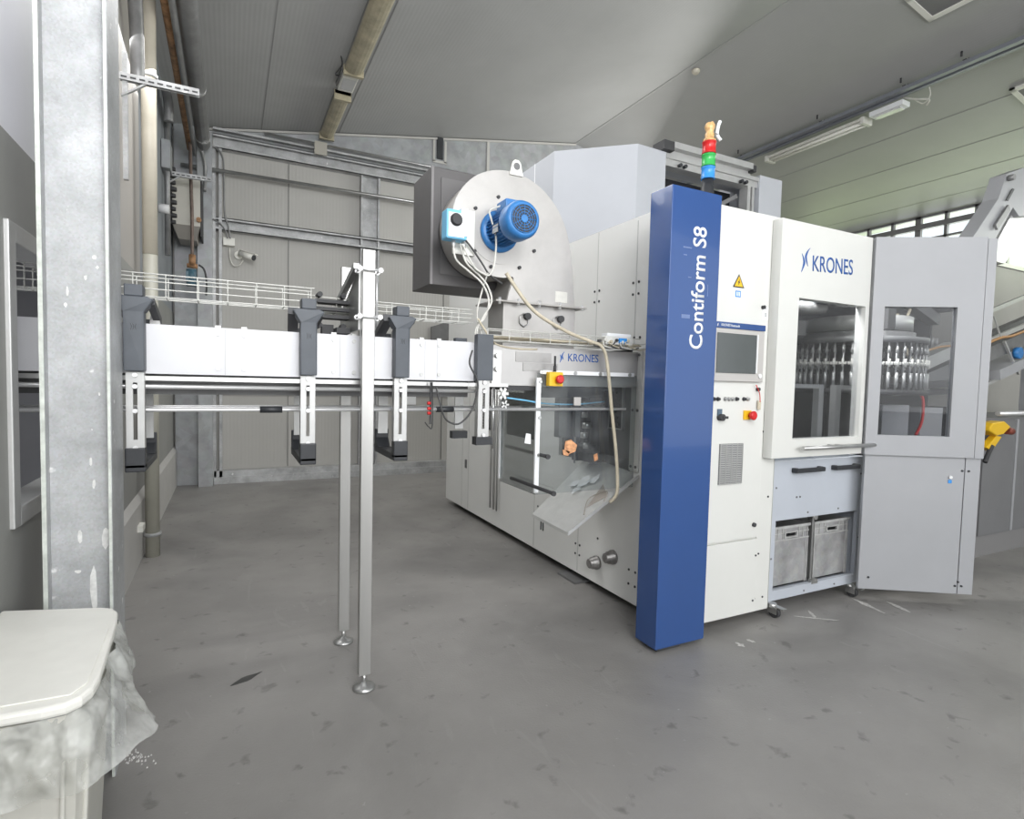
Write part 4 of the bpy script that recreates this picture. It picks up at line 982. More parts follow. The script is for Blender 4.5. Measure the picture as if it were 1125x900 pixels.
for r_ in (.02, .035, .05, .065, .078):
    m.tube([(MX+r_*math.cos(2*math.pi*k/24), yy, MZ+r_*math.sin(2*math.pi*k/24)) for k in range(25)], .0022, 5, sub=1)
for k in range(12):
    a = 2*math.pi*k/12; m.cyl((MX+.015*math.cos(a), yy, MZ+.015*math.sin(a)), (MX+.08*math.cos(a), yy, MZ+.08*math.sin(a)), .002, n=5)
m.cyl((MX, yy+.003, MZ), (MX, yy-.003, MZ), .02, n=16)
m.build('cowl_grille', M_motor, mo)
MB().box(MX-.05, MX+.05, FY0-.20, FY0-.07, MZ+.085, MZ+.145).build('terminal_box', M_motor, mo, .008)
MB().box(MX-.095, MX-.09, FY0-.19, FY0-.12, MZ-.05, MZ-.005).build('nameplate', M_alu, mo)
# outlet duct
m = MB(); m.box(1.513, 2.04, FY0, FY1-.01, 1.822, 2.088); m.build('outlet_duct', M_fan, fan, .002)
m = MB(); m.box(1.44, 2.10, FY0-.05, FY1+.03, 2.084, 2.094); fl = m.build('duct_flange', M_fanedge, fan)
m = MB()
for x in (1.47, 1.60, 1.75, 1.90, 2.07): m.cyl((x, FY0-.035, 2.07), (x, FY0-.035, 2.11), .010, n=6)
islands(m, 'flange_bolt', M_chrome, fl)
m = MB().box(1.885, 1.975, FY0-.0015, FY0, 2.12, 2.19); m.build('rating_plate', M_cable, fan)
for x in (1.655, 1.90):
    m = MB(); h = [(x+.035*math.cos(R(90+60*k)), 1.985+.042*math.sin(R(90+60*k))) for k in range(6)]
    m.tube([(a, FY0-.008, b) for a, b in h] + [(h[0][0], FY0-.008, h[0][1])], .004, 6, sub=1); ph = m.build('port_ring', M_steel, fan)
    MB().cyl((x+.02, FY0, 2.01), (x+.02, FY0-.03, 2.01), .022, n=12).build('port_plug', M_dark, ph)
# isolator switch on a bracket
MB().box(1.165, 1.30, FY0-.025, FY0-.012, 2.34, 2.60).build('switch_bracket', M_lampw, fan)
sw = MB().box(1.09, 1.215, FY0-.12, FY0-.03, 2.40, 2.565).build('isolator_switch', M_lightblue, fan, .008)
MB().box(1.100, 1.195, FY0-.124, FY0-.12, 2.41, 2.545).build('switch_label', M_paper, sw)
MB().box(1.175, 1.217, FY0-.125, FY0-.08, 2.42, 2.575).build('switch_cover', M_paper, sw)
MB().lathe((1.145, FY0-.124, 2.505), (0, -1, 0), [(.036, 0), (.036, .008), (.028, .012), (.028, .02)], 20).build('switch_knob', M_dark, sw)
for x in (1.15, 1.215): MB().cyl((x, FY0-.07, 2.36), (x, FY0-.07, 2.40), .013, n=10).build('cable_gland', M_alu, sw)
# cables of the fan
Yc = 3.06
def wire(name, pts, r, mat, label, Y=Yc):
    return tag(MB().tube([at(x, y, Y=Y) for x, y in pts], r, 8).build(name, mat), label, 'cable')
wire('fan_cable', [(498, 268), (501, 285), (515, 298), (530, 312), (537, 330), (533, 348), (523, 362), (524, 378), (535, 386)], .006, M_cable, 'outer white cable looping down from the fan switch to the wire tray')
wire('fan_cable', [(506, 268), (512, 288), (526, 302), (536, 315), (540, 332), (530, 350), (524, 365), (530, 380), (548, 385)], .006, M_cable, 'inner white cable looping down from the fan switch to the wire tray', 3.05)
wire('fan_cable', [(508, 268), (520, 292), (530, 300), (538, 302), (543, 290), (545, 262), (540, 242), (538, 232), (545, 228), (553, 226)], .006, M_cable, 'white cable rising from below the fan switch to the blue motor', 3.03)
wire('fan_cable', [(510, 262), (520, 275), (530, 290), (538, 302), (552, 312)], .006, M_cabled, 'short black cable running down across the fan plate', 3.10)
wire('fan_cable', [(536, 300), (529, 322), (524, 348), (532, 372), (552, 384)], .005, M_cable, 'slack white cable behind the others below the fan', 3.08)
wire('fan_cable', [(525, 350), (535, 366), (545, 378), (565, 383), (590, 384)], .006, M_cableb, 'beige cable entering the wire tray under the fan', 3.04)
tag(MB().tube([at(x, y, Y=3.0) for x, y in ((533, 388), (528, 398), (524, 410), (521, 425))], .0045, 6).build('thin_cable', M_cabled), 'thin dark cable hanging from the tray end past the last clamp', 'cable')

fb = thing('filter_box', 'dark grey square filter box behind the round fan', 'filter box', (1.5, 3.62, 2.2))
m = MB(); m.box(1.125, 1.85, 3.425, 3.80, 2.20, 2.93); m.build('box_body', M_filter, fb, .003)
m = MB(); m.box(1.19, 1.80, 3.418, 3.425, 2.27, 2.87); m.build('front_panel', mk('filter_front_grey', (.135, .13, .13), .5), fb)
m = MB(); m.box(1.125, 1.14, 3.417, 3.425, 2.20, 2.93); m.build('corner_trim', M_filterlt, fb)
m = MB(); m.cyl((1.5, 3.39, 2.5), (1.5, 3.425, 2.5), .20, n=30); m.build('inlet_collar', M_dark, fb)

# dark sign plate behind the conveyor, small white hook
m = MB(); m.prism([at(x, y, Y=9.235) for x, y in ((474, 359), (498, 352), (498, 380), (474, 380))], (0, .03, 0)); tag(m.build('dark_panel', M_mid), 'dark slanted panel on the back wall just above the conveyor, below the filter box', 'panel')

# ================================================================ RIGHT SIDE: PREFORM ELEVATOR
pf = thing('preform_conveyor', 'inclined preform conveyor with cables rising to the right out of the machine', 'conveyor', (6.8, 2.95, 1.9))
def incl(m, q0, q1, Y, w, h): m.bar(at(*q0, Y=Y), at(*q1, Y=Y), w, h)
m = MB(); incl(m, (1000, 424), (1145, 362), 2.92, .10, .14); incl(m, (1003, 406), (1145, 345), 3.1, .08, .10); islands(m, 'conveyor_frame', M_mid, pf)
m = MB(); incl(m, (1003, 402), (1048, 382), 2.9, .16, .11); m.build('rail_cover', M_alu, pf)
m = MB(); incl(m, (1078, 378), (1145, 349), 2.86, .03, .04); incl(m, (1080, 345), (1145, 318), 2.98, .03, .04); incl(m, (1078, 425), (1145, 392), 2.86, .03, .03); islands(m, 'side_rail', M_alu, pf)
m = MB(); incl(m, (1079, 412), (1145, 382), 2.95, .3, .10); m.build('lower_guard', M_grey, pf)
m = MB(); incl(m, (1103, 375), (1119, 411), 2.84, .02, .02); incl(m, (1092, 348), (1100, 372), 2.84, .012, .012); islands(m, 'cross_rod', M_alu, pf)
MB().tube([at(x, y, Y=2.84) for x, y in ((1083, 378), (1100, 371), (1112, 369), (1135, 360))], .014, 8).build('orange_cable', mk('brown_cable', (.42, .22, .08), .5), pf)
MB().tube([at(x, y, Y=2.82) for x, y in ((1020, 385), (1034, 381), (1050, 380))], .010, 8).build('orange_cable', mk('brown_cable_inner', (.42, .24, .10), .5), pf)
a0 = at(1115, 388, Y=2.84); MB().cyl(a0, a0+Vector((0, -.05, 0)), .06, n=8).build('blue_motor_cap', M_motor, pf)
random.seed(9)
m = MB()
for k in range(9):
    t = k/8; a0 = at(1006+36*t, 408-16*t, Y=2.9); m.cyl(a0+Vector((0, 0, -.22)), a0+Vector((0, 0, -.12)), .022, n=8)
for k in range(8):
    a0 = at(996+4.6*k, 376+.8*k, Y=3.5); m.cyl(a0, a0+Vector((0, 0, .10)), .018, n=8)
islands(m, 'preform_row', M_alu, pf)
m = MB(); incl(m, (985, 425), (1050, 420), 2.9, .2, .06); incl(m, (990, 432), (1035, 430), 2.95, .2, .05); m.build('transfer_plate', M_dark, pf)
random.seed(14)
m = MB()
for k in range(14):
    a0 = at(975+random.random()*48, 413+random.random()*20, Y=2.85+random.random()*.2); m.box(a0.x-.03, a0.x+.03, a0.y-.02, a0.y+.02, a0.z-.02, a0.z+.03)
islands(m, 'gripper_block', M_steel, pf)

el = thing('preform_elevator', 'grey angled preform elevator housing with a clear chute at the right edge', 'elevator', (7.0, 3.1, 0))
Ye = 2.9
m = MB(); P = [at(x, y, Y=Ye) for x, y in ((1068, 262), (1097, 218), (1106, 191), (1125, 184), (1150, 183), (1150, 236), (1120, 238), (1113, 228), (1092, 266))]
m.prism(P, (0, .14, 0)); eh = m.build('housing', M_grey, el, .004)
m = MB(); P = [at(x, y, Y=Ye-.01) for x, y in ((1112, 207), (1114, 208), (1107, 221), (1105, 220))]; m.prism(P, (0, -.006, 0)); m.build('slot_mark', M_black, eh)
m = MB(); incl(m, (1108, 228), (1094, 250), Ye-.02, .02, .06); m.build('corner_bracket', M_duct, eh)
a0 = at(1108, 196, Y=Ye-.01); MB().cyl(a0, a0-Vector((0, .05, 0)), .03, n=10).build('housing_knob', M_duct, eh)
m = MB(); P = [at(x, y, Y=Ye+.05) for x, y in ((1114, 231), (1128, 236), (1128, 250), (1104, 290), (1094, 287), (1097, 262))]; m.prism(P, (0, .3, 0)); m.build('chute', mk('chute_translucent', (.62, .62, .62), .3, .3, .15, 9), el)
m = MB(); m.box(8.3, 8.4, 3.1, 3.2, 0, 3.8); m.bar((7.6, 3.15, 3.45), (8.35, 3.15, 3.7), .08, .08); m.build('stand_post', M_grey, el)

hb = thing('hopper_cabinet', 'large beige hopper cabinet behind the inclined conveyor at the right edge', 'cabinet', (9.4, 4.0, 0))
M_beige = mk('hopper_beige', (.44, .43, .40), .5, 0, .05, 2)
m = MB(); m.box(8.5, 10.8, 3.62, 4.6, 0, 3.22); m.build('cabinet_shell', M_beige, hb, .004)
MB().box(8.5, 10.8, 3.60, 3.62, 3.19, 3.24).build('top_edge', M_alu, hb)

bc = thing('base_cabinet', 'low dark grey panelled machine base behind the angled wing at the right edge', 'cabinet', (7.2, 3.1, 0))
M_base = mk('base_grey', (.19, .19, .195), .5, 0, .05, 3)
MB().box(6.42, 9.0, 2.735, 3.55, .20, 1.355).build('cabinet_shell', M_base, bc)
m = MB(); m.box(6.43, 7.04, 2.72, 2.735, .215, 1.33); m.box(7.09, 7.9, 2.72, 2.735, .215, 1.33); m.build('door_panel', M_base, bc)
MB().box(7.045, 7.085, 2.715, 2.735, .215, 1.34).build('door_post', M_grey, bc)
MB().box(6.44, 9.0, 2.74, 3.5, .0, .20).build('plinth', mk('plinth_grey', (.24, .235, .235), .5), bc)
m = MB(); m.cyl((6.6, 2.70, 1.40), (9.0, 2.70, 1.42), .022, n=12); m.build('hand_rail', M_chrome, bc)
yg = thing('hand_tool', 'yellow hand tool with a dark grip hanging on the base cabinet rail', 'tool', tuple(at(1100, 475, Y=2.62)))
p = at(1096, 475, Y=2.62)
m = MB(); m.prism([at(x, y, Y=2.60) for x, y in ((1088, 470), (1091, 465), (1104, 463), (1111, 469), (1103, 477), (1096, 479), (1088, 474))], (0, .12, 0)); m.build('housing', M_yellow, yg, .01)
m = MB(); m.prism([at(x, y, Y=2.62) for x, y in ((1095, 479), (1101, 480), (1090, 496), (1084, 492))], (0, .06, 0)); m.build('handle', M_yellow, yg, .006)
m = MB(); m.cyl(at(1105, 473, Y=2.64), at(1111, 474, Y=2.64), .035, n=12); m.build('roller', mk('roller_brown', (.22, .05, .03), .5), yg)
m = MB(); m.tube([at(1090, 490, Y=2.62), at(1086, 498, Y=2.62), at(1082, 508, Y=2.62)], .02, 8); m.build('grip', M_dark, yg)

# ================================================================ CEILING ITEMS
def roof_item_y(name, label, cat, x, y0, y1, w, h, drop, mat, kind='tube', group=None):
    z = roofz(x)-drop
    t = thing(name, label, cat, (x, (y0+y1)/2, z), 0, group)
    MB().box(x-w/2, x+w/2, y0, y1, z-h*.4, z+.0).build('base', M_duct if kind == 'tube' else M_lampw, t)
    if kind == 'tube':
        m = MB(); n = 8; P = []
        for k in range(n+1):
            a = math.pi*k/n; P.append((x-w/2*math.cos(a), y0+.02, z-h*.4-h*.6*math.sin(a)))
        m.prism(P, (0, y1-y0-.04, 0), smooth=False); m.build('diffuser', mat, t)
        m = MB()
        for y in (y0, y1-.05): m.box(x-w/2-.008, x+w/2+.008, y, y+.05, z-h-.008, z)
        islands(m, 'end_cap', M_cable if mat is not M_lamp else M_lamp, t)
        m = MB(); 
        for y in (y0+.25, y1-.25): m.cyl((x, y, z), (x, y, z+drop), .006, n=6)
        islands(m, 'hanger', M_steel, t)
    return t
t1 = roof_item_y('fluorescent_light', 'yellowed fluorescent ceiling light at the top of the photo, nearest on the left row', 'ceiling light', 1.33, 5.3, 7.1, .22, .11, .05, M_lamp, group='fluorescent lights')
t2 = roof_item_y('fluorescent_light', 'yellowed fluorescent ceiling light whose far end touches the back wall top', 'ceiling light', 1.32, 7.72, 9.13, .20, .11, .05, M_lamp, group='fluorescent lights')
e1 = thing('emergency_light', 'small white emergency light between the two yellowed ceiling lights', 'emergency light', (1.32, 7.4, roofz(1.32)-.05))
z = roofz(1.32)-.05
MB().box(1.21, 1.43, 7.18, 7.60, z-.02, z+.05).build('base', M_duct, e1); 
MB().box(1.225, 1.415, 7.16, 7.58, z-.075, z-.02).build('frame', M_lampw, e1, .01)
MB().box(1.245, 1.395, 7.24, 7.52, z-.081, z-.075).build('lens', M_lens, e1)
tag(MB().tube([(1.22, 7.4, z+.02), (1.15, 7.25, z-.05), (1.20, 7.1, z+.0), (1.16, 6.95, z+.03)], .008, 6).build('lamp_wire', M_cabled), 'loose wire beside the small white emergency ceiling light', 'wire')

p = at(845, 168, X=8.35)
tx = 8.45
t3 = thing('fluorescent_light', 'twin tube fluorescent light under the long ceiling rail on the right', 'ceiling light', (tx, 6.1, roofz(tx)-.10), 0, 'fluorescent lights')
z = roofz(tx)-.10
MB().box(tx-.10, tx+.10, 5.28, 6.95, z-.04, z+.0).build('base', M_cable, t3, .01)
for dx in (-.05, .05): MB().cyl((tx+dx, 5.33, z-.065), (tx+dx, 6.9, z-.065), .022, n=12).build('tube', M_lampw, t3)
for y in (5.26, 6.92): MB().box(tx-.11, tx+.11, y, y+.06, z-.09, z+.01).build('end_cap', M_cable, t3, .01)
e2 = thing('emergency_light', 'small white emergency light beside the twin tube light under the right ceiling rail', 'emergency light', (tx-.02, 4.95, roofz(tx)-.1))
MB().box(tx-.12, tx+.06, 4.72, 5.18, z-.05, z+.02).build('base', M_paper, e2, .006)
MB().box(tx-.08, tx+.03, 4.77, 5.13, z-.07, z-.05).build('lens', M_lens, e2, .004)
tr_ = thing('ceiling_cable_rail', 'long grey cable rail running along the right roof slope', 'cable rail', (8.25, 4.5, roofz(8.25)-.08))
z = roofz(8.2)-.06
m = MB(); m.box(8.12, 8.20, -2, 9.2, z-.05, z); m.box(8.25, 8.31, -2, 9.2, z-.055, z-.005); m.box(8.14, 8.31, -2, 9.2, z-.004, z+.004); m.build('rail', mk('rail_blue_grey', (.22, .23, .26), .5, .2, .1, 5), tr_)
m = MB()
for y in (7.3, 5.8, 4.6, 3.9, 2.0): m.cyl((8.22, y, z), (8.22, y, z+.06), .006, n=6); m.box(8.12, 8.33, y-.02, y+.02, z+.004, z+.012); m.cyl((8.05, y, roofz(8.05)-.06), (8.05, y, roofz(8.05)), .012, n=6)
islands(m, 'hanger', M_dark, tr_)
m = MB().tube([(8.4, 4.75, z-.02), (8.42, 4.6, z-.10), (8.45, 4.45, z-.16), (8.5, 4.5, z-.20)], .012, 6); m.tube([(8.3, 4.4, z-.0), (8.42, 4.42, z-.12), (8.5, 4.55, z-.16), (8.45, 4.65, z-.06)], .008, 6); m.build('loose_cable', M_cable, tr_)
p = at(763, 76, Y=6.27)
sdet = thing('smoke_detector', 'small round cream smoke detector on the ceiling near the ridge', 'smoke detector', (5.97, 6.27, RZ-.02))
MB().lathe((6.0, 6.27, roofz(6.0)), (0, 0, -1), [(.06, 0), (.06, .02), (.04, .05)], 20).build('housing', M_cream, sdet)
def vent(x, y, label):
    t = thing('ceiling_vent', label, 'ceiling vent', (x, y, roofz(x)), 0, 'square ceiling vents')
    m = MB(); s_ = .26; z = roofz(x); dz = SL
    for a in ((-s_, -s_+.06, -s_, s_), (s_-.06, s_, -s_, s_), (-s_, s_, -s_, -s_+.06), (-s_, s_, s_-.06, s_)):
        m.prism([(x+a[0], y+a[2], z-dz*a[0]-.03), (x+a[1], y+a[2], z-dz*a[1]-.03), (x+a[1], y+a[3], z-dz*a[1]-.03), (x+a[0], y+a[3], z-dz*a[0]-.03)], (0, 0, .03))
    m.build('frame', M_lampw, t)
    m = MB(); m.prism([(x-.2, y-.2, z+dz*.2-.018), (x+.2, y-.2, z-dz*.2-.018), (x+.2, y+.2, z-dz*.2-.018), (x-.2, y+.2, z+dz*.2-.018)], (0, 0, .01)); m.build('grille', mk('vent_grille_grey', (.2, .2, .2), .5), t)
vent(7.02, 3.62, 'white framed square ceiling vent cut off by the top edge of the photo')
vent(9.42, 3.60, 'white framed square ceiling vent cut off by the right edge of the photo')
tag(MB().box(8.0, 8.35, 2.78, 3.1, 5.3, roofz(8.35)-.01).build('ceiling_box', M_dark), 'dark box under the ceiling in the top right corner', 'box')

# ================================================================ LEFT SIDE
cl = thing('steel_column', 'galvanised steel H-section column in front of the left wall, paint splashes on it', 'column', (-.51, 2.72, 0))
m = MB(); CY = 2.60
m.box(-.62+.012, -.407-.010, CY+.055, CY+.067, 0, 5.2); m.build('web', M_galvcol, cl)
m = MB(); m.box(-.62, -.608, CY, 2.858, 0, roofz(-.62)-.02); m.build('flange', M_galvcol, cl)
m = MB(); m.box(-.417, -.407, CY, 2.858, 0, roofz(-.62)-.02); m.build('flange', M_galvcol, cl)
m = MB(); m.box(-.621, -.607, CY-.002, CY, 0, roofz(-.62)-.02); m.box(-.418, -.409, CY-.002, CY, 0, roofz(-.62)-.02); islands(m, 'flange_edge', M_galvedge, cl)
random.seed(21)
m = MB()
for px, py, w, h in ((116, 590, 5, 14), (103, 648, 5, 26), (104, 283, 3, 3), (94, 305, 2, 3), (74, 320, 2, 6), (100, 507, 2, 5), (103, 532, 2, 6), (72, 335, 2, 3), (107, 294, 2, 2), (86, 628, 5, 2), (109, 433, 1.5, 2), (88, 590, 3, 8), (101, 472, 1, 1)):
    P = []
    for k in range(8):
        a = 2*math.pi*k/8; P.append(at(px+w*math.cos(a)*random.uniform(.6, 1.1), py+h*math.sin(a)*random.uniform(.7, 1.1), Y=CY+.0545))
    m.prism(P, (0, -.001, 0))
m.build('paint_splash', mk('splash_white', (.72, .72, .70), .6, 0, .2, 30), cl)

def slotted_bracket(y, z, x0, x1, label):
    t = thing('slotted_bracket', label, 'bracket', (x0, y, z), 0, 'slotted wall brackets')
    m = MB(); m.box(x0, x1, y-.04, y+.0, z-.006, z); m.box(x0, x1, y-.04, y-.036, z-.05, z-.006); m.box(x0, x1, y-.004, y, z-.05, z-.006); m.build('channel', M_galv, t)
    m = MB(); n = 9
    for k in range(n):
        x = x0+(x1-x0)*(k+.5)/n; m.box(x-.018, x+.018, y-.0415, y-.040, z-.034, z-.022)
    m.build('slot_row', M_dark, t)
    m = MB(); m.bar((x0+.01, y-.02, z-.16), (x0+.16, y-.02, z-.045), .03, .012); m.build('brace', M_galv, t)
    return t
slotted_bracket(5.0, 3.745, WL+.005, -.205, 'galvanised slotted wall bracket across the cream pipe, the nearer one')
slotted_bracket(8.15, 4.06, WL+.005, -.205, 'galvanised slotted wall bracket near the back corner above the beige heater')
tag(MB().box(WL+.02, -.66, 4.98, 5.02, 3.0, 3.9).build('bracket_rail', M_galv), 'short vertical rail on the wall behind the cream pipe', 'rail')

dn = thing('drain_pipe', 'cream plastic drain pipe standing against the left wall', 'pipe', (-.605, 5.7, 0))
MB().cyl((-.605, 5.70, 2.60), (-.605, 5.70, roofz(-.6)-.03), .056, n=20).build('upper_pipe', M_cream, dn)
MB().cyl((-.605, 5.70, 0), (-.605, 5.70, 2.60), .055, n=20).build('lower_pipe', M_creamd, dn)
m = MB()
for z in (.18, 4.06): m.cyl((-.605, 5.70, z), (-.605, 5.70, z+.03), .067, n=20)
islands(m, 'pipe_clamp', M_galv, dn)

du = thing('ventilation_duct', 'grey round-edged duct hung high along the left wall', 'duct', (-.30, 7.0, 4.7))
m = MB(); P = []
for k in range(12):
    a = 2*math.pi*k/12; P.append((-.315+.085*math.cos(a), 3.0, 4.68+.085*math.sin(a)))
m.prism(P, (0, 5.75, 0), smooth=True); m.build('duct_body', M_duct, du)
for y in (5.2, 7.1, 8.5): MB().cyl((-.315, y, 4.68), (-.315, y+.03, 4.68), .09, n=16).build('duct_band', M_steel, du)
m = MB()
for y in (5.0, 8.1): m.cyl((-.30, y, 4.77), (-.30, y, roofz(-.3)), .006, n=6)
islands(m, 'hanger', M_steel, du)
tag(MB().cyl((-.475, 3.0, 4.70), (-.475, 8.8, 4.60), .035, n=12).build('rusty_pipe', M_rust), 'rust brown pipe running beside the high duct', 'pipe')
tag(MB().cyl((-.42, 3.0, 4.62), (-.42, 8.85, 4.55), .022, n=12).build('grey_pipe', M_duct), 'thin grey pipe between the rusty pipe and the duct', 'pipe')
tag(MB().tube([(-.60, 3.2, 4.95), (-.60, 4.6, 4.62), (-.62, 5.1, 4.30), (-.635, 5.3, 4.00), (-.64, 5.35, 3.85)], .048, 12).build('flexible_hose', M_duct), 'bent grey hose beside the top of the cream pipe', 'hose')
tag(MB().tube([(-.46, 8.5, 4.6), (-.45, 8.42, 4.45), (-.44, 8.36, 4.0), (-.43, 8.35, 3.6), (-.43, 8.35, 3.1)], .020, 8).build('gas_pipe', mk('brown_pipe', (.16, .12, .10), .5, .3, .3, 9), None), 'dark brown pipe dropping in front of the beige heater', 'pipe')
tag(MB().tube([(-.34, 8.78, 4.6), (-.30, 8.9, 4.42), (-.31, 8.9, 4.1)], .022, 8).build('bent_pipe', M_duct), 'short grey pipe bending down at the end of the high duct', 'pipe')
ht = thing('wall_heater', 'beige wall heater box high in the back left corner', 'heater', (-.45, 8.75, 3.5))
m = MB(); m.box(-.66, -.345, 8.50, 9.1, 3.52, 4.14); m.build('heater_body', mk('heater_beige', (.56, .54, .48), .45, 0, .05, 4), ht, .004)
m = MB(); m.prism([(-.66, 8.50, 3.52), (-.345, 8.50, 3.52), (-.39, 8.62, 3.36), (-.60, 8.62, 3.36)], (0, .4, 0)); m.build('heater_outlet', mk('outlet_grey', (.32, .30, .27), .5), ht)
MB().box(-.343, -.325, 8.52, 9.1, 3.40, 4.14).build('side_channel', M_dark, ht)
MB().cyl((-.36, 8.49, 3.60), (-.36, 8.44, 3.60), .03, n=12).build('gas_valve', M_rust, ht)
va = thing('valve_cluster', 'blue and brown valve hanging below the heater pipe in the corner', 'valve', (-.43, 8.35, 2.9))
m = MB(); m.cyl((-.43, 8.35, 2.98), (-.43, 8.35, 3.12), .04, n=12); m.cyl((-.49, 8.35, 2.98), (-.37, 8.35, 2.98), .03, n=10); m.build('valve_body', M_rust, va)
m = MB(); m.cyl((-.44, 8.35, 2.72), (-.44, 8.35, 2.93), .06, n=14); m.box(-.50, -.39, 8.30, 8.4, 2.78, 2.90); m.build('valve_actuator', mk('valve_teal', (.06, .13, .17), .4, 0, .3, 10), va)
MB().tube([(-.36, 8.35, 3.0), (-.30, 8.35, 2.95), (-.27, 8.35, 2.8), (-.275, 8.35, 2.62)], .012, 6).build('valve_lead', M_dark, va)
va.location.z += .0
cb = thing('corner_control_box', 'small dark pipe fittings and box on the left wall beside the heater', 'fittings', (-.66, 7.9, 3.7))
m = MB(); m.box(WL+.005, -.62, 7.75, 8.05, 3.98, 4.3); m.build('box', M_steelblue, cb)
m = MB(); m.cyl((-.66, 7.9, 3.0), (-.66, 7.9, 4.9), .03, n=10); m.tube([(-.66, 7.7, 4.9), (-.62, 7.6, 4.65), (-.62, 7.6, 4.45)], .05, 10); m.build('pipe', M_duct, cb)
m = MB()
for k in range(9): m.cyl((-.63, 8.2, 3.45+k*.08), (-.63, 8.2, 3.49+k*.08), .035+.012*(k % 2), n=10)
m.build('fitting_stack', M_dark, cb)
m = MB().cyl((-.70, 7.4, 3.42), (-.60, 7.4, 3.42), .05, n=14).build('lamp_cap', M_lens, cb)

# back wall pipe, security camera, boxes
tag(MB().cyl((-.60, YB-.20, 4.46), (8.0, YB-.20, 4.53), .026, n=10).build('steel_pipe', M_steel), 'long steel pipe running across the back wall between the upper rails', 'pipe')
tag(MB().cyl((.45, YB-.16, 5.12), (7.8, YB-.16, 5.12), .018, n=10).build('conduit', M_steel), 'thin conduit running above the top rail of the back wall', 'conduit')
tag(MB().box(1.14, 1.32, YB-.22, YB-.19, 4.95, 5.14).build('junction_box', mk('beige_box', (.42, .40, .35), .5)), 'square beige junction box on the top rail under the far ceiling light', 'junction box')
jx = at(251.5, 266, Y=9.2)
tag(MB().box(jx.x-.075, jx.x+.075, 9.16, 9.255, jx.z-.055, jx.z+.055).build('junction_box', M_lampw, bevel=.004), 'small white junction box above the security camera', 'junction box')
sc_ = thing('security_camera', 'white bullet security camera on the back wall pointing right', 'camera', tuple(at(262, 281, Y=9.25)))
p = at(262, 280, Y=9.2)
MB().cyl((p.x, 9.26, p.z), (p.x, 9.22, p.z), .055, n=20).build('mount', M_lampw, sc_)
MB().tube([(p.x, 9.22, p.z), (p.x+.02, 9.15, p.z), (p.x+.05, 9.10, p.z-.01)], .018, 8).build('arm', M_lampw, sc_)
cb0 = Vector((p.x+.02, 9.10, p.z+.01)); cb1 = Vector((p.x+.19, 8.98, p.z-.06))
m = MB().cyl(cb0, cb1, .045, n=16); m.bar(cb0+Vector((0, 0, .045)), cb1+Vector((.04, -.02, .045)), .07, .012); cbd = m.build('camera_body', M_lampw, sc_)
MB().cyl(cb1, cb1+(cb1-cb0).normalized()*.015, .040, n=16).build('camera_lens', M_black, cbd)
tag(MB().tube([at(x, y, Y=9.2) for x, y in ((252, 272), (253, 285), (257, 292), (263, 291), (267, 286))], .010, 6).build('camera_cable', M_cable), 'short white cable looping under the security camera', 'cable')
tag(MB().tube([at(x, y, Y=9.1) for x, y in ((226, 160), (238, 163), (245, 175), (246, 205), (247, 235), (251, 250), (253, 262))], .012, 6).build('camera_conduit', M_duct), 'grey conduit dropping down the back wall to the white junction box', 'conduit')
tag(MB().tube([at(x, y, Y=9.1) for x, y in ((232, 240), (240, 244), (247, 252), (250, 262))], .010, 6).build('camera_conduit', M_duct), 'short grey conduit curving along the girt to the white junction box', 'conduit')
q = at(452, 439, Y=9.2); tag(MB().box(q.x-.09, q.x+.09, 9.24, 9.262, q.z-.09, q.z+.09).build('paper_notice', M_paper), 'small blank white notice on the back wall seen under the conveyor', 'notice')
tag(MB().box(q.x-.09, q.x+.09, 9.24, 9.262, q.z+.12, q.z+.22).build('wall_plate', M_mid), 'small grey plate above the white notice on the back wall', 'plate')
m = MB(); m.box(WL+.036, WL+.075, 5.35, 5.50, .30, .35); tag(m.build('door_stop', M_lampw), 'small white block on the kerb wall beside the drain pipe', 'block')

# ================================================================ BIN
BZ = .78
bn = thing('waste_bin', 'beige plastic waste bin with a flat hinged lid in the lower left corner', 'bin', (-.53, 2.0, 0))
lid_out = [(-.695, 2.44), (-.40, 2.345), (-.366, 2.322), (-.345, 2.28), (-.334, 2.20), (-.314, 1.80), (-.318, 1.745), (-.334, 1.705), (-.362, 1.682), (-.41, 1.678), (-.695, 1.695)]
m = MB(); m.prism([(x, y, BZ-.03) for x, y in lid_out], (0, 0, .03)); ld = m.build('lid', M_bin, bn, .009)
m = MB(); m.prism([(-.69, 2.255, BZ), (-.36, 2.165, BZ), (-.345, 2.13, BZ), (-.335, 1.77, BZ), (-.36, 1.72, BZ), (-.69, 1.73, BZ)], (0, 0, .0045)); m.build('lid_ridge', M_bin, ld, .004)
CX_, CY_ = -.52, 2.02
def ring(s_, z): return [(CX_+(x-CX_)*s_, CY_+(y-CY_)*s_, z) for x, y in lid_out]
n = len(lid_out)
m = MB(); a0 = ring(.93, BZ-.032); a1 = ring(.74, .02)
m.add(a0+a1, [(i, (i+1) % n, n+(i+1) % n, n+i) for i in range(n)]); m.add(a1, [tuple(range(n))])
bb = m.build('bin_body', M_binbody, bn)
m = MB(); r1 = ring(.965, BZ-.035); r2 = ring(.955, BZ-.07); r3 = ring(.925, BZ-.07)
m.add(r1+r2+r3, [(i, (i+1) % n, n+(i+1) % n, n+i) for i in range(n)]+[(n+i, n+(i+1) % n, 2*n+(i+1) % n, 2*n+i) for i in range(n)])
m.build('rim', M_binbody, bb)
for i_ in (6, 8):
    p0 = Vector(ring(.925, BZ-.10)[i_]); p1 = Vector(ring(.75, .05)[i_]); MB().cyl(p0, p1, .006, n=8).build('body_rib', M_binbody, bn)
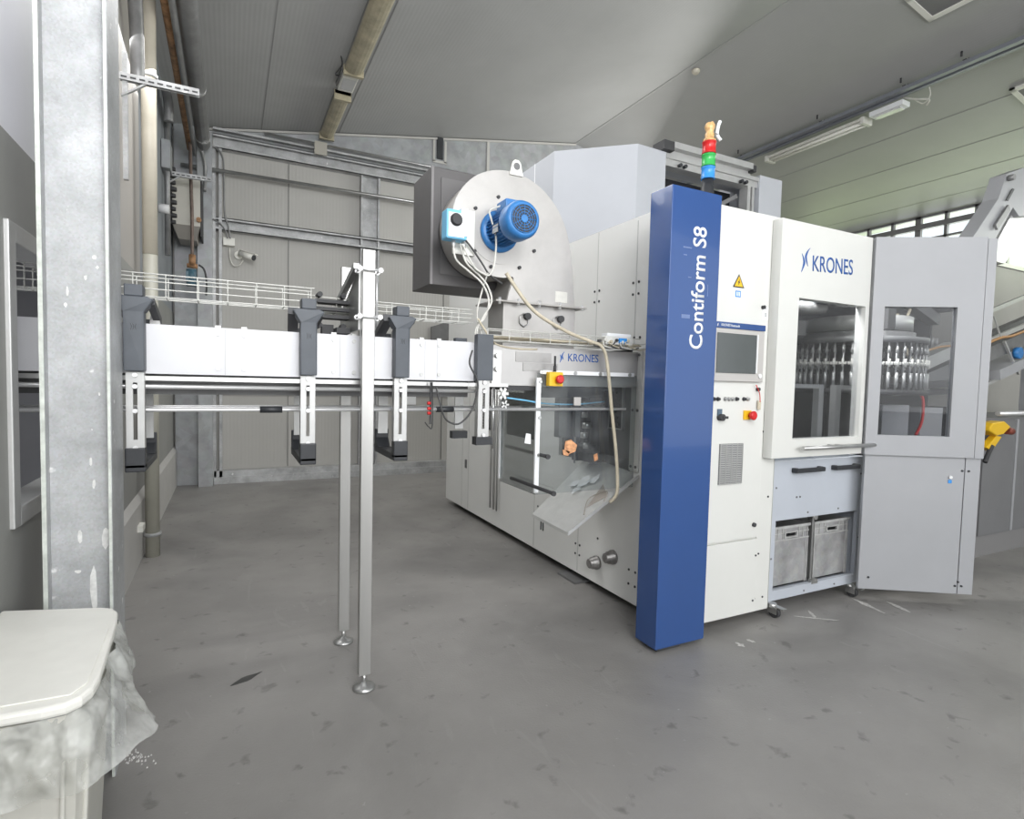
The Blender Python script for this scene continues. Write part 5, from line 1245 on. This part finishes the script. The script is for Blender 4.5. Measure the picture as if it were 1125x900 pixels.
# liner : a loose film skirt folded over the rim, pulled out at the near right corner
random.seed(4)
def dense(poly, n):
    P = [Vector((x, y, 0)) for x, y in poly]; L = [(P[(i+1) % len(P)]-P[i]).length for i in range(len(P))]; T = sum(L); out = []
    for k in range(n):
        d = T*k/n; i = 0
        while d > L[i]: d -= L[i]; i += 1
        out.append(P[i].lerp(P[(i+1) % len(P)], d/L[i]))
    return out
N = 200; base = dense(lid_out, N); C0 = Vector((CX_, CY_, 0)); rows = []; NR = 10
for j in range(NR+1):
    w = j/NR; row = []
    for k, p in enumerate(base):
        d = p-C0; a = math.atan2(d.y, d.x); dn = d.normalized()
        corner = math.exp(-((a+.55)/.50)**2); side = math.exp(-((a-.45)/.55)**2)
        flare = .010+.018*w+corner*(.125*w**1.15)+side*(.045*math.sin(math.pi*min(1, w*1.15))*1.0)
        ruf = (.25+w)*(.006*math.sin(a*11+.9*w)+.004*math.sin(a*23+2.2*w)) + .006*math.sin(6*w+a*7)
        q = C0 + d*(.95) + dn*(flare+ruf)
        drop = .195 - .030*corner - .02*side + .012*math.sin(a*3+1)
        q.z = BZ-.032 - drop*w
        q.x = max(q.x, -.699)
        row.append(q)
    rows.append(row)
m = MB()
m.add([q for r_ in rows for q in r_], [(j*N+k, j*N+(k+1) % N, (j+1)*N+(k+1) % N, (j+1)*N+k) for j in range(NR) for k in range(N)], 0, True)
lin = m.build('bin_liner', M_bag, bn)
sd_ = lin.modifiers.new('sub', 'SUBSURF'); sd_.levels = 1; sd_.render_levels = 2
tx_ = bpy.data.textures.new('crumple', 'CLOUDS'); tx_.noise_scale = .06; tx_.noise_depth = 2
dp = lin.modifiers.new('crumple', 'DISPLACE'); dp.texture = tx_; dp.strength = .022; dp.mid_level = .5
tx2 = bpy.data.textures.new('crease', 'MUSGRAVE') if False else bpy.data.textures.new('crease', 'VORONOI'); tx2.noise_scale = .05; tx2.distance_metric = 'DISTANCE'
dp2 = lin.modifiers.new('crease', 'DISPLACE'); dp2.texture = tx2; dp2.strength = .010; dp2.mid_level = .5

# ================================================================ FLOOR MARKS
random.seed(8)
def blob(pts, label, mat, name='paint_mark', grp='white paint marks on the floor'):
    m = MB(); m.prism([(p.x, p.y, .0006) for p in pts], (0, 0, .0008)); return tag(m.build(name, mat), label, 'paint mark', grp)
M_mark = mk('chalky_paint', (.50, .49, .47), .7, 0, .3, 60)
def streak(p, q, w):
    p = at(*p, Z=0); q = at(*q, Z=0); d = (q-p); nrm = Vector((-d.y, d.x, 0)).normalized(); P = []; Q = []
    for k in range(8):
        t = k/7; c = p.lerp(q, t); ww = w*random.uniform(.3, 1)*math.sin(math.pi*(t*.9+.05)); P.append(c+nrm*ww); Q.append(c-nrm*ww)
    return P+Q[::-1]
for p, q, w, lb_ in (((872, 677), (922, 682), .012, 'thin white paint streak on the floor in front of the cart'),
                     ((888, 671), (897, 680), .02, 'short white paint streak crossing another before the cart'),
                     ((935, 657), (972, 674), .03, 'white paint smear on the floor beside the right cart wheel'),
                     ((974, 661), (1000, 673), .03, 'white paint smear on the floor under the grey wing'),
                     ((808, 706), (818, 711), .03, 'small white paint patch on the floor right of the blue column'),
                     ((820, 703), (830, 706), .022, 'small white paint patch beside another right of the blue column')):
    blob(streak(p, q, w), lb_, M_mark)
blob(streak((253, 754), (288, 738), .028), 'dark oily stain on the floor between bin and posts', mk('oil_stain', (.05, .05, .048), .35, 0, .2, 20), 'floor_stain', None)
m = MB()
for k in range(45):
    a0 = at(random.gauss(150, 9), random.gauss(833, 5), Z=0)
    m.add([(a0.x, a0.y, .001), (a0.x+.007, a0.y+.002, .001), (a0.x+.004, a0.y+.007, .006)], [(0, 1, 2)])
tag(m.build('debris_crumbs', M_mark), 'white crumbs scattered on the floor under the bin liner', 'crumbs', kind='stuff')
